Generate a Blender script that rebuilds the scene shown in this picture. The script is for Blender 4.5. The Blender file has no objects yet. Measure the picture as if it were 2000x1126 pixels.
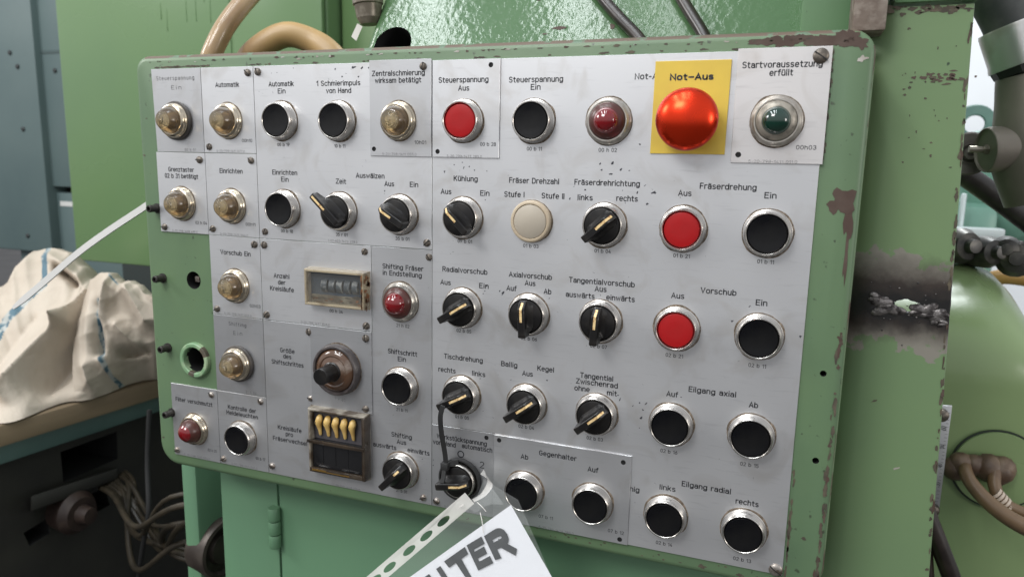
import bpy, bmesh, math, random
from mathutils import Vector, Matrix, noise
S = bpy.context.scene
COL = S.collection
MM = 0.001
# ------------------------------------------------------------------ camera
# The panel face is the plane y = 0 (x right, z up, origin at the upper left
# corner of the plates); the camera stands half a metre in front of it.
CAM_P = Vector((0.50277, -0.48363, -0.06852))
CAM_R = Vector((0.936413, 0.350329, 0.019995))
CAM_U = Vector((-0.078918, 0.154737, 0.984799))
CAM_F = Vector((-0.34191, 0.923756, -0.172545))
cam = bpy.data.cameras.new('camera')
cam.sensor_width = 36.0
cam.sensor_fit = 'HORIZONTAL'
cam.lens = 36.0 * 1427.45 / 2000.0
cam.clip_start = 0.01
cam.clip_end = 60
cam.dof.use_dof = True
cam.dof.focus_distance = 0.53
cam.dof.aperture_fstop = 10.0
co = bpy.data.objects.new('camera', cam)
COL.objects.link(co)
M = Matrix.Identity(4)
for i in range(3):
    M[i][0] = CAM_R[i]; M[i][1] = CAM_U[i]; M[i][2] = -CAM_F[i]; M[i][3] = CAM_P[i]
co.matrix_world = M
S.camera = co
# ------------------------------------------------------------------ light
S.view_settings.view_transform = 'Standard'
S.view_settings.look = 'None'
S.view_settings.exposure = 0.12
S.view_settings.gamma = 1.0
w = bpy.data.worlds.new('World'); S.world = w; w.use_nodes = True
nt = w.node_tree
bg = nt.nodes['Background']; bg.inputs['Strength'].default_value = 0.92
tc = nt.nodes.new('ShaderNodeTexCoord'); sx = nt.nodes.new('ShaderNodeSeparateXYZ')
rmp = nt.nodes.new('ShaderNodeValToRGB'); mr = nt.nodes.new('ShaderNodeMapRange')
mr.inputs['From Min'].default_value = -1; mr.inputs['From Max'].default_value = 1
nt.links.new(tc.outputs['Generated'], sx.inputs[0]); nt.links.new(sx.outputs['Z'], mr.inputs['Value'])
nt.links.new(mr.outputs[0], rmp.inputs[0]); nt.links.new(rmp.outputs[0], bg.inputs['Color'])
e = rmp.color_ramp.elements
e[0].position = 0.0; e[0].color = (0.03, 0.03, 0.03, 1)
e[1].position = 1.0; e[1].color = (0.62, 0.65, 0.72, 1)
for p, c in ((0.28, (0.06, 0.058, 0.055, 1)), (0.42, (0.24, 0.232, 0.23, 1)), (0.54, (0.74, 0.75, 0.77, 1)), (0.8, (0.82, 0.85, 0.90, 1))):
    n_ = e.new(p); n_.color = c

def area(name, loc, target, sx_, sy_, power, col=(1, 1, 1)):
    l = bpy.data.lights.new(name, 'AREA'); l.shape = 'RECTANGLE'; l.size = sx_; l.size_y = sy_
    l.energy = power; l.color = col
    o = bpy.data.objects.new(name, l); COL.objects.link(o)
    o.location = loc
    d = Vector(target) - Vector(loc)
    o.rotation_euler = d.to_track_quat('-Z', 'Y').to_euler() if abs(d.x) + abs(d.y) > 1e-6 else (0, 0, 0)
    return o
# the hall: a bright window bay to the left behind the viewer, rows of ceiling tubes, a weaker bay to the right
area('window_light', (-2.3, -1.0, 1.25), (0.25, 0, -0.15), 0.7, 0.7, 26, (1.0, 0.98, 0.96))
area('window_light', (-0.65, -2.3, 1.75), (0.25, 0, -0.15), 1.1, 0.8, 42, (1.0, 0.98, 0.97))
area('ceiling_tube_light', (-0.86, -0.9, 2.0), (-0.86, -0.9, 0), 0.20, 1.5, 17, (0.93, 0.98, 1.0))
area('ceiling_tube_light', (-0.10, -0.9, 2.0), (-0.10, -0.9, 0), 0.16, 1.5, 14, (0.93, 0.98, 1.0))
area('ceiling_tube_light', (0.34, -0.9, 2.0), (0.34, -0.9, 0), 0.08, 1.5, 6, (0.93, 0.98, 1.0))
area('ceiling_tube_light', (1.1, 2.0, 2.3), (1.1, 2.0, 0), 0.3, 1.6, 70, (0.93, 0.98, 1.0))  # added lamp, lifts the brightness of the white back wall
area('side_light', (2.6, -0.7, 0.15), (0.45, 0, -0.2), 0.5, 0.5, 9, (1.0, 0.95, 0.9))

# ------------------------------------------------------------------ helpers
def at(px, py, Y=0.0):
    """the point at depth Y behind the panel face that shows at pixel (px, py) of the 2000 px photograph"""
    d = CAM_R * ((px - 1000) / 1427.45) - CAM_U * ((py - 563) / 1427.45) + CAM_F
    return CAM_P + d * ((Y - CAM_P.y) / d.y)
def atx(px, py, X):
    d = CAM_R * ((px - 1000) / 1427.45) - CAM_U * ((py - 563) / 1427.45) + CAM_F
    return CAM_P + d * ((X - CAM_P.x) / d.x)
def atz(px, py, Z):
    d = CAM_R * ((px - 1000) / 1427.45) - CAM_U * ((py - 563) / 1427.45) + CAM_F
    return CAM_P + d * ((Z - CAM_P.z) / d.z)

def NB(): return bmesh.new()
def finish(name, bm, mats, parent=None, loc=None, sharp=32, recalc=True):
    if recalc: bmesh.ops.recalc_face_normals(bm, faces=bm.faces)
    a = math.radians(sharp)
    for f in bm.faces: f.smooth = True
    for ed in bm.edges:
        if len(ed.link_faces) == 2:
            if ed.calc_face_angle(0) > a: ed.smooth = False
    me = bpy.data.meshes.new(name); bm.to_mesh(me); bm.free()
    for m in (mats if isinstance(mats, (list, tuple)) else [mats]): me.materials.append(m)
    o = bpy.data.objects.new(name, me); COL.objects.link(o)
    if parent: o.parent = parent
    if loc is not None: o.location = loc
    return o
def empty(name, loc=(0, 0, 0)):
    o = bpy.data.objects.new(name, None); COL.objects.link(o); o.location = loc
    o.empty_display_size = 0.02
    return o
def tag(o, label=None, cat=None, group=None, kind=None):
    if label: o['label'] = label
    if cat: o['category'] = cat
    if group: o['group'] = group
    if kind: o['kind'] = kind
    return o

def lathe(bm, prof, seg=48, mi=0, c=(0, 0, 0), M=None, mis=None):
    """profile of (radius, height) turned about -Y (heights grow towards the viewer)"""
    rings = []
    for r, d in prof:
        if r < 1e-6:
            v = Vector((0, -d, 0)); v = (M @ v if M else v) + Vector(c)
            rings.append([bm.verts.new(v)])
        else:
            ring = []
            for k in range(seg):
                t = 2 * math.pi * k / seg
                v = Vector((r * math.cos(t), -d, r * math.sin(t)))
                v = (M @ v if M else v) + Vector(c)
                ring.append(bm.verts.new(v))
            rings.append(ring)
    for i in range(len(rings) - 1):
        a, b = rings[i], rings[i + 1]
        m = mis[i] if mis else mi
        for k in range(seg):
            k2 = (k + 1) % seg
            if len(a) == 1 and len(b) == 1: continue
            if len(a) == 1: f = bm.faces.new((a[0], b[k], b[k2]))
            elif len(b) == 1: f = bm.faces.new((a[k], b[0], a[k2]))
            else: f = bm.faces.new((a[k], b[k], b[k2], a[k2]))
            f.material_index = m
def box(bm, lo, hi, mi=0, bev=0.0, M=None):
    x0, y0, z0 = lo; x1, y1, z1 = hi
    vs = [bm.verts.new((M @ Vector(p)) if M else p) for p in ((x0, y0, z0), (x1, y0, z0), (x1, y1, z0), (x0, y1, z0), (x0, y0, z1), (x1, y0, z1), (x1, y1, z1), (x0, y1, z1))]
    fs = [bm.faces.new([vs[i] for i in q]) for q in ((0, 3, 2, 1), (4, 5, 6, 7), (0, 1, 5, 4), (1, 2, 6, 5), (2, 3, 7, 6), (3, 0, 4, 7))]
    for f in fs: f.material_index = mi
    if bev > 0:
        es = list({e_ for f in fs for e_ in f.edges})
        r = bmesh.ops.bevel(bm, geom=es, offset=bev, segments=2, affect='EDGES', profile=0.5)
        for f in r['faces']: f.material_index = mi
def hexa(bm, pts, mi=0, bev=0.0):
    """eight corners: front four (anticlockwise) then back four"""
    vs = [bm.verts.new(p) for p in pts]
    fs = [bm.faces.new([vs[i] for i in q]) for q in ((0, 1, 2, 3), (7, 6, 5, 4), (0, 4, 5, 1), (1, 5, 6, 2), (2, 6, 7, 3), (3, 7, 4, 0))]
    for f in fs: f.material_index = mi
    if bev > 0:
        es = list({e_ for f in fs for e_ in f.edges})
        r = bmesh.ops.bevel(bm, geom=es, offset=bev, segments=2, affect='EDGES', profile=0.5)
        for f in r['faces']: f.material_index = mi
def spline(pts, n=8):
    P = [Vector(p) for p in pts]; out = []
    for i in range(len(P) - 1):
        p0 = P[max(i - 1, 0)]; p1 = P[i]; p2 = P[i + 1]; p3 = P[min(i + 2, len(P) - 1)]
        for k in range(n):
            t = k / n
            out.append(0.5 * ((2 * p1) + (p2 - p0) * t + (2 * p0 - 5 * p1 + 4 * p2 - p3) * t * t + (3 * p1 - p0 - 3 * p2 + p3) * t ** 3))
    out.append(P[-1]); return out
def tube(bm, pts, r, seg=14, mi=0, n=8, flat=None, up=None, raw=False, cap=True):
    """round hose (or flat band when flat = (half width, half thickness)) along a smooth path"""
    P = pts if raw else spline(pts, n)
    N = len(P); rings = []
    ref = Vector(up) if up else Vector((0.13, -0.9, 0.41)).normalized()
    for i, p in enumerate(P):
        t = (P[min(i + 1, N - 1)] - P[max(i - 1, 0)]).normalized()
        u = ref.cross(t)
        if u.length < 1e-4: u = Vector((1, 0, 0)).cross(t)
        u.normalize(); v = t.cross(u).normalized()
        rr = r(i / (N - 1)) if callable(r) else r
        if flat:
            q = [(-1, -1), (1, -1), (1, 1), (-1, 1)]
            ring = [bm.verts.new(p + u * (a * flat[0] * (rr or 1)) + v * (b * flat[1])) for a, b in q]
        else:
            ring = [bm.verts.new(p + u * (rr * math.cos(2 * math.pi * k / seg)) + v * (rr * math.sin(2 * math.pi * k / seg))) for k in range(seg)]
        rings.append(ring)
    for a, b in zip(rings, rings[1:]):
        L = len(a)
        for k in range(L):
            f = bm.faces.new((a[k], a[(k + 1) % L], b[(k + 1) % L], b[k])); f.material_index = mi
    if cap:
        for rg in (rings[0], rings[-1]):
            f = bm.faces.new(rg); f.material_index = mi
def inset(poly, d):
    n = len(poly); out = []
    A = sum(poly[i][0] * poly[(i + 1) % n][1] - poly[(i + 1) % n][0] * poly[i][1] for i in range(n))
    s = 1 if A > 0 else -1
    for i in range(n):
        a, b, c = Vector(poly[i - 1]), Vector(poly[i]), Vector(poly[(i + 1) % n])
        e1 = (b - a).normalized(); e2 = (c - b).normalized()
        n1 = Vector((-e1.y, e1.x)) * s; n2 = Vector((-e2.y, e2.x)) * s
        m = n1 + n2
        k = d / max(0.2, (1 + n1.dot(n2)))
        out.append((b.x + m.x * k, b.y + m.y * k))
    return out
def circ(x, z, r, n=24, jag=0, seed=0):
    rd = random.Random(seed)
    return [(x + r * (1 + jag * rd.uniform(-1, 1)) * math.cos(2 * math.pi * k / n), z + r * (1 + jag * rd.uniform(-1, 1)) * math.sin(2 * math.pi * k / n)) for k in range(n)]
def rrect(x0, z0, x1, z1, r, n=8):
    """anticlockwise rounded rectangle; r = radii of (lower left, lower right, upper right, upper left)"""
    out = []
    for (cx, cz, rr, a0) in ((x0 + r[0], z0 + r[0], r[0], 180), (x1 - r[1], z0 + r[1], r[1], 270), (x1 - r[2], z1 - r[2], r[2], 0), (x0 + r[3], z1 - r[3], r[3], 90)):
        for k in range(n + 1):
            t = math.radians(a0 + 90 * k / n); out.append((cx + rr * math.cos(t), cz + rr * math.sin(t)))
    return out
def sheet(bm, outer, holes, y, depth, ch=0.0, mi=0, mi_edge=None, mi_hole=None, steps=None):
    """flat sheet facing -Y at y with real holes and an edge that runs back by depth; steps = [(inset, dy)...] for a rolled edge"""
    steps = steps or [(ch, 0.0), (0.0, ch)]
    mi_edge = mi if mi_edge is None else mi_edge
    loops = []
    for ins, dy in steps:
        pl = inset(outer, ins) if ins > 0 else outer
        loops.append([bm.verts.new((x, y + dy, z)) for x, z in pl])
    loops.append([bm.verts.new((x, y + depth, z)) for x, z in outer])
    n = len(outer)
    for a, b in zip(loops, loops[1:]):
        for k in range(n):
            f = bm.faces.new((a[k], a[(k + 1) % n], b[(k + 1) % n], b[k])); f.material_index = mi_edge
    edges = [bm.edges.get((loops[0][k], loops[0][(k + 1) % n])) for k in range(n)]
    for h in holes:
        pts, dep = h
        f0 = [bm.verts.new((x, y, z)) for x, z in pts]; b0 = [bm.verts.new((x, y + dep, z)) for x, z in pts]
        m = len(pts)
        for k in range(m):
            f = bm.faces.new((f0[k], f0[(k + 1) % m], b0[(k + 1) % m], b0[k])); f.material_index = mi_hole if mi_hole is not None else mi
        f = bm.faces.new(b0); f.material_index = mi_hole if mi_hole is not None else mi
        edges += [bm.edges.get((f0[k], f0[(k + 1) % m])) for k in range(m)]
    if holes:
        g = bmesh.ops.triangle_fill(bm, edges=edges, use_beauty=True, use_dissolve=False, normal=(0, -1, 0))
        for f in g['geom']:
            if isinstance(f, bmesh.types.BMFace): f.material_index = mi
    else:
        f = bm.faces.new(loops[0]); f.material_index = mi
def blotch(bm, x, z, rx, rz, y, seed, mi=0, n=18, rot=0.0, jag=0.45, xf=None):
    """irregular flake lying on a face"""
    rd = random.Random(seed); ph = rd.uniform(0, 50); vs = []
    for k in range(n):
        t = 2 * math.pi * k / n
        q = 1 + jag * (noise.noise(Vector((math.cos(t) * 1.3 + ph, math.sin(t) * 1.3, ph))) * 1.6 + rd.uniform(-.3, .3))
        a, b = rx * q * math.cos(t), rz * q * math.sin(t)
        p = Vector((x + a * math.cos(rot) - b * math.sin(rot), y, z + a * math.sin(rot) + b * math.cos(rot)))
        vs.append(bm.verts.new(xf(p) if xf else p))
    c = Vector((0, 0, 0))
    for v in vs: c += v.co
    cv = bm.verts.new(c / n)
    for k in range(n):
        f = bm.faces.new((vs[k], vs[(k + 1) % n], cv)); f.material_index = mi

# ------------------------------------------------------------------ materials
def mat(name, col, rough=0.5, metal=0.0, **kw):
    m = bpy.data.materials.new(name); m.use_nodes = True
    b = m.node_tree.nodes['Principled BSDF']
    b.inputs['Base Color'].default_value = (*col, 1); b.inputs['Roughness'].default_value = rough; b.inputs['Metallic'].default_value = metal
    for k, v in kw.items():
        b.inputs[k].default_value = v
    return m
def tex(m, scale=50, detail=4, col2=None, lo=0.4, hi=0.6, rough=None, bump=0.0, bscale=None, bdist=0.0005, stretch=None, dist=0.0):
    """break a plain material up: a second colour through a noise mask, roughness variation and bump"""
    t = m.node_tree; N = t.nodes; L = t.links; b = N['Principled BSDF']
    c = N.new('ShaderNodeTexCoord'); mp = N.new('ShaderNodeMapping')
    L.new(c.outputs['Object'], mp.inputs[0])
    if stretch: mp.inputs['Scale'].default_value = stretch
    nz = N.new('ShaderNodeTexNoise'); nz.inputs['Scale'].default_value = scale; nz.inputs['Detail'].default_value = detail
    nz.inputs['Distortion'].default_value = dist
    L.new(mp.outputs[0], nz.inputs['Vector'])
    r = N.new('ShaderNodeMapRange'); r.inputs['From Min'].default_value = lo; r.inputs['From Max'].default_value = hi
    L.new(nz.outputs['Fac'], r.inputs['Value'])
    if col2:
        mx = N.new('ShaderNodeMix'); mx.data_type = 'RGBA'
        src = b.inputs['Base Color']
        if src.is_linked: L.new(src.links[0].from_socket, mx.inputs['A'])
        else: mx.inputs['A'].default_value = src.default_value
        mx.inputs['B'].default_value = (*col2, 1)
        L.new(r.outputs[0], mx.inputs['Factor']); L.new(mx.outputs['Result'], b.inputs['Base Color'])
    if rough is not None:
        r2 = N.new('ShaderNodeMapRange'); r2.inputs['From Min'].default_value = lo; r2.inputs['From Max'].default_value = hi
        r2.inputs['To Min'].default_value = b.inputs['Roughness'].default_value; r2.inputs['To Max'].default_value = rough
        L.new(nz.outputs['Fac'], r2.inputs['Value']); L.new(r2.outputs[0], b.inputs['Roughness'])
    if bump:
        n2 = N.new('ShaderNodeTexNoise'); n2.inputs['Scale'].default_value = bscale or scale; n2.inputs['Detail'].default_value = 3
        L.new(mp.outputs[0], n2.inputs['Vector'])
        bp = N.new('ShaderNodeBump'); bp.inputs['Strength'].default_value = bump; bp.inputs['Distance'].default_value = bdist
        L.new(n2.outputs['Fac'], bp.inputs['Height'])
        pv = b.inputs['Normal']
        if pv.is_linked: L.new(pv.links[0].from_socket, bp.inputs['Normal'])
        L.new(bp.outputs[0], pv)
    return m
def see_through(m, alpha):
    """clear plastic: part of the light passes straight through"""
    t = m.node_tree; N = t.nodes; L = t.links; b = N['Principled BSDF']; o = N['Material Output']
    tr = N.new('ShaderNodeBsdfTransparent'); mx = N.new('ShaderNodeMixShader')
    mx.inputs[0].default_value = alpha
    L.new(tr.outputs[0], mx.inputs[1]); L.new(b.outputs[0], mx.inputs[2]); L.new(mx.outputs[0], o.inputs['Surface'])
    return m, tr, mx

GREEN = (0.135, 0.27, 0.135)
paint_panel = tex(mat('panel_paint', (0.112, 0.180, 0.092), 0.38), 14, 5, (0.094, 0.157, 0.086), 0.35, 0.7, 0.5, 0.12, 420, 0.0003)
tex(paint_panel, 190, 2, (0.05, 0.07, 0.04), 0.70, 0.76)
paint_worn = tex(mat('worn_edge_paint', (0.10, 0.18, 0.10), 0.45), 120, 6, (0.11, 0.075, 0.055), 0.42, 0.50, 0.7, 0.3, 300, 0.0004)
paint_worn_top = tex(mat('worn_top_paint', (0.12, 0.085, 0.06), 0.55), 90, 6, (0.11, 0.17, 0.11), 0.58, 0.63, 0.4, 0.3, 300, 0.0004)
paint_worn_side = tex(mat('worn_side_paint', (0.17, 0.25, 0.14), 0.35), 70, 6, (0.10, 0.075, 0.05), 0.50, 0.56, 0.7, 0.3, 300, 0.0004, stretch=(1, 1, .35))
primer = tex(mat('bare_primer', (0.062, 0.036, 0.026), 0.7), 60, 5, (0.085, 0.058, 0.044), 0.4, 0.6)
dark_chip = tex(mat('dark_chip', (0.05, 0.042, 0.03), 0.7), 100, 4, (0.11, 0.09, 0.06), 0.4, 0.65)
grey_chip = tex(mat('bare_putty', (0.42, 0.40, 0.36), 0.6), 80, 5, (0.25, 0.22, 0.18), 0.4, 0.7)
dark_hole = mat('hole_inside', (0.008, 0.008, 0.008), 0.7)

def plate_mat(name, col, rough, metal):
    m = mat(name, col, rough, metal)
    tex(m, 9, 4, tuple(v * 0.93 for v in col), 0.35, 0.7, rough + 0.07)
    tex(m, 26, 6, tuple(v * w_ for v, w_ in zip(col, (0.80, 0.775, 0.74))), 0.54, 0.82, None, dist=1.5)
    tex(m, 420, 3, tuple(v * 0.86 for v in col), 0.58, 0.78, None, 0.06, 900, 0.0001, stretch=(0.12, 1, 1))
    return m
alu_a = plate_mat('satin_aluminium', (0.70, 0.705, 0.715), 0.38, 0.82)
alu_b = plate_mat('satin_aluminium_dull', (0.47, 0.475, 0.485), 0.40, 0.82)
alu_c = plate_mat('satin_aluminium_mid', (0.56, 0.565, 0.575), 0.39, 0.82)
alu_d = plate_mat('satin_aluminium_warm', (0.68, 0.66, 0.65), 0.44, 0.7)
yellow = tex(mat('yellow_plate', (0.66, 0.475, 0.065), 0.40), 30, 4, (0.58, 0.41, 0.06), 0.4, 0.7, 0.5)
ink = tex(mat('black_ink', (0.018, 0.019, 0.022), 0.5), 900, 2, (0.12, 0.12, 0.13), 0.62, 0.72)
ink_code = mat('code_ink', (0.045, 0.047, 0.05), 0.5)
ink_faint = tex(mat('worn_ink', (0.12, 0.12, 0.125), 0.5), 700, 2, (0.4, 0.4, 0.4), 0.5, 0.7)
ink_engraved = tex(mat('engraved_ink', (0.05, 0.05, 0.053), 0.5), 800, 2, (0.25, 0.25, 0.25), 0.6, 0.72)
scratch = mat('scratched_mark', (0.035, 0.036, 0.045), 0.6)
grime = tex(mat('oily_grime', (0.10, 0.075, 0.05), 0.6), 300, 3, (0.25, 0.2, 0.15), 0.45, 0.65)
chrome = tex(mat('worn_chrome', (0.60, 0.575, 0.545), 0.24, 1.0), 40, 3, (0.48, 0.445, 0.40), 0.42, 0.75, 0.30)
nickel = tex(mat('warm_nickel', (0.60, 0.53, 0.42), 0.20, 1.0), 40, 3, (0.48, 0.41, 0.31), 0.45, 0.75, 0.26)
cap_black = tex(mat('black_cap', (0.0028, 0.003, 0.0042), 0.24, 0.0, **{'Specular IOR Level': 0.26}), 35, 5, (0.007, 0.0068, 0.0066), 0.45, 0.75, 0.42)
cap_red = tex(mat('red_cap', (0.36, 0.006, 0.008), 0.40, 0.0, **{'Specular IOR Level': 0.3}), 60, 4, (0.32, 0.008, 0.009), 0.4, 0.7, 0.45)
cream = tex(mat('cream_plastic', (0.46, 0.38, 0.27), 0.4), 60, 4, (0.42, 0.34, 0.24), 0.4, 0.7, 0.5)
cream_face = tex(mat('cream_plastic_disc', (0.40, 0.355, 0.285), 0.5), 60, 4, (0.37, 0.325, 0.26), 0.4, 0.7, 0.6)
knob_black = tex(mat('knob_bakelite', (0.008, 0.0075, 0.0075), 0.28, 0.0, **{'Specular IOR Level': 0.4}), 90, 4, (0.016, 0.014, 0.012), 0.45, 0.7, 0.42)
gold = tex(mat('gold_inlay', (0.80, 0.60, 0.30), 0.42, 0.25), 400, 3, (0.48, 0.27, 0.11), 0.48, 0.62)
rubber = mat('black_rubber', (0.02, 0.02, 0.02), 0.55)
rubber_grey = tex(mat('worn_rubber', (0.05, 0.045, 0.042), 0.5), 120, 4, (0.09, 0.075, 0.06), 0.45, 0.65)
screw_dark = tex(mat('blackened_screw', (0.11, 0.095, 0.08), 0.42, 0.6), 300, 3, (0.20, 0.17, 0.14), 0.45, 0.65)
screw_bright = tex(mat('greyed_screw', (0.35, 0.32, 0.29), 0.4, 0.8), 300, 3, (0.15, 0.11, 0.08), 0.45, 0.65)
lens_amber = mat('smoked_lens_skirt', (0.40, 0.29, 0.17), 0.20, 0.0, **{'Transmission Weight': 0.88, 'IOR': 1.45, 'Coat Weight': 0.4})
lens_nose = mat('clear_lens_nose', (0.90, 0.78, 0.52), 0.05, 0.0, **{'Transmission Weight': 0.92, 'IOR': 1.5, 'Coat Weight': 0.6})
lens_red_skirt = mat('red_lens_skirt', (0.085, 0.028, 0.022), 0.28, 0.0, **{'Transmission Weight': 0.2})
lens_red = mat('red_lens', (0.22, 0.003, 0.007), 0.10, 0.0, **{'Transmission Weight': 0.3, 'IOR': 1.5, 'Coat Weight': 0.8, 'Coat Roughness': 0.06})
lens_green = mat('green_lens', (0.002, 0.036, 0.022), 0.10, 0.0, **{'Transmission Weight': 0.3, 'IOR': 1.5, 'Coat Weight': 0.8, 'Coat Roughness': 0.06})
lens_flat_ring = tex(mat('lens_inner_ring', (0.34, 0.31, 0.26), 0.42, 0.5), 200, 3, (0.2, 0.18, 0.15), 0.45, 0.65)
mushroom = mat('red_anodised', (0.74, 0.040, 0.010), 0.24, 0.85)
tex(mushroom, 40, 5, (0.56, 0.032, 0.010), 0.45, 0.75, 0.34)
# ------------------------------------------------------------------ the setting
def struct(name, bm, m): return tag(finish(name, bm, m), kind='structure')
concrete = tex(mat('shade_darkened_concrete', (0.055, 0.052, 0.048), 0.6), 3, 6, (0.03, 0.028, 0.026), 0.4, 0.65)  # concrete colour lowered so the floor under the bench reads unlit
b = NB(); vs = [b.verts.new(p) for p in ((-9, -7, -1.3), (9, -7, -1.3), (9, 9, -1.3), (-9, 9, -1.3))]; b.faces.new(vs)
struct('floor', b, concrete)

# ------------------------------------------------------------------ control panel
panel = tag(empty('control_panel', (0, 0, 0)), 'green steel control panel with grey label plates, push buttons, lamps and selector switches', 'control panel')
CW, RH = 52.0, 67.5
HX0, HX1, HZ0, HZ1 = -19.2, 545.0, -349.0, 11.0
b = NB()
holes = [(circ(32.0, -175.3, 7.6, 28), 0.02), (circ(533.1, -196.5, 2.0, 16), 0.01), (circ(533.6, -254.3, 2.1, 16), 0.01), (circ(30.2, -245.6, 11.2, 32, 0.03, 4), 0.03)]
holes = [([(x * MM, z * MM) for x, z in p], d) for p, d in holes]
outer = [(x * MM, z * MM) for x, z in rrect(HX0, HZ0, HX1, HZ1, (20, 20, 15, 13))]
steps = [(0.0050, 0.0), (0.0026, 0.0006), (0.0010, 0.0020), (0.0, 0.0046)]
sheet(b, outer, holes, 0.0011, 0.062, 0, 0, 0, 2, steps)
for f in b.faces:                    # worn top, right and left edges
    c = f.calc_center_median()
    if f.material_index == 0 and len(f.verts) == 4 and (c.y > 0.0013):
        if c.z > 0.0088: f.material_index = 3
        elif c.x > 0.5435: f.material_index = 4
        elif c.x < -0.0185 or c.z < -0.347: f.material_index = 0
rd = random.Random(5)
Y0 = 0.00098
def pchip(x, z, rx, rz, seed, mi=1, rot=0.0, jag=0.5): blotch(b, x * MM, z * MM, rx * MM, rz * MM, Y0 - 0.00002 * (seed % 4), seed, mi, 22, rot, jag)
pchip(536.5, -89, 5.5, 7.5, 11, 5, 0.5); pchip(539.0, -97, 2.4, 13, 12, 5); pchip(539.4, -122, 1.2, 17, 13, 5)
pchip(531.0, -91, 4.5, 4.5, 16, 5)
pchip(537.8, -6.4, 2.2, 1.5, 14, 6)
for i in range(11): pchip(478 + i * 5.4, 4.6 + rd.uniform(-1, 1) + i * 0.05, 5.2, 1.6 + 0.32 * i * rd.uniform(.5, 1), 20 + i, 5)
pchip(536, 2.0, 4.5, 3.4, 41, 5); pchip(526, 3.4, 8, 2.6, 42, 5)
for i in range(70):                  # along the upper edge
    x = rd.uniform(-10, 520); pchip(x, 6.2 - abs(rd.gauss(0, .5)) - 0.2, rd.uniform(.4, 2.2), rd.uniform(.2, .7), 50 + i, rd.choice([1, 1, 5, 6]))
for i in range(60):                  # grime where the plates meet the upper margin
    x = rd.choice([rd.uniform(2, 60), rd.uniform(2, 60), rd.uniform(60, 480)]); pchip(x, 0.9 + abs(rd.gauss(0, .5)), rd.uniform(.8, 3.4), rd.uniform(.3, .8), 130 + i, 1)
for i in range(46):                  # lower part of the right edge
    z = rd.uniform(-335, -170); pchip(541.2 + rd.gauss(0, .55) - 0.2, z, rd.uniform(.35, 1.2), rd.uniform(.8, 4.5), 200 + i, rd.choice([1, 5, 1]))
for i in range(34):
    x = rd.uniform(262, 515); pchip(x, -341.5 + rd.uniform(-2.6, 2.2), rd.uniform(.3, 1.1), rd.uniform(.2, .7), 260 + i, 1)
pchip(493.5, -343.4, 2.2, 1.1, 300, 1); pchip(468, -343, 2.6, 1.3, 301, 1); pchip(531, -309, 1.6, 1.0, 302, 1)
for i in range(26):
    pchip(521.5 + rd.uniform(-.2, .5), rd.uniform(-338, -262), rd.uniform(.4, .9), rd.uniform(1, 4), 310 + i, 1)
for i in range(22):
    pchip(521.2 + rd.uniform(0, 1.0), rd.uniform(-70, 0), rd.uniform(.3, .8), rd.uniform(.6, 2.4), 340 + i, 1)
pchip(-14.4, -70.6, 1.6, .6, 370, 1); pchip(-13.5, -324, 1.7, .7, 371, 1); pchip(-9, -40, 1, .4, 372, 1)
housing = finish('housing', b, [paint_panel, dark_chip, dark_hole, paint_worn_top, paint_worn_side, primer, grey_chip], panel, sharp=50)
# square shaft inside the empty hole, and the green collar left from a missing lamp
b = NB(); box(b, (0.0295, 0.0050, -0.1775), (0.0345, 0.02, -0.1725), 0, 0.0004)
finish('switch_shaft', b, screw_bright, panel)
b = NB()
lathe(b, [(11.2 * MM, -2 * MM), (11.4 * MM, 3.2 * MM), (12.2 * MM, 4.0 * MM), (14.6 * MM, 4.0 * MM), (15.4 * MM, 3.2 * MM), (15.6 * MM, 0.0)], 40, 0)
for f in b.faces:
    c = f.calc_center_median(); t = math.degrees(math.atan2(c.z, c.x))
    if 20 < t < 52 or -118 < t < -92: f.material_index = 1
finish('empty_collar', b, [tex(mat('collar_paint', (0.17, 0.30, 0.16), 0.4), 90, 5, (0.30, 0.40, 0.24), 0.45, 0.6), dark_chip], panel, (30.2 * MM, 0.0011, -245.6 * MM))

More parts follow.
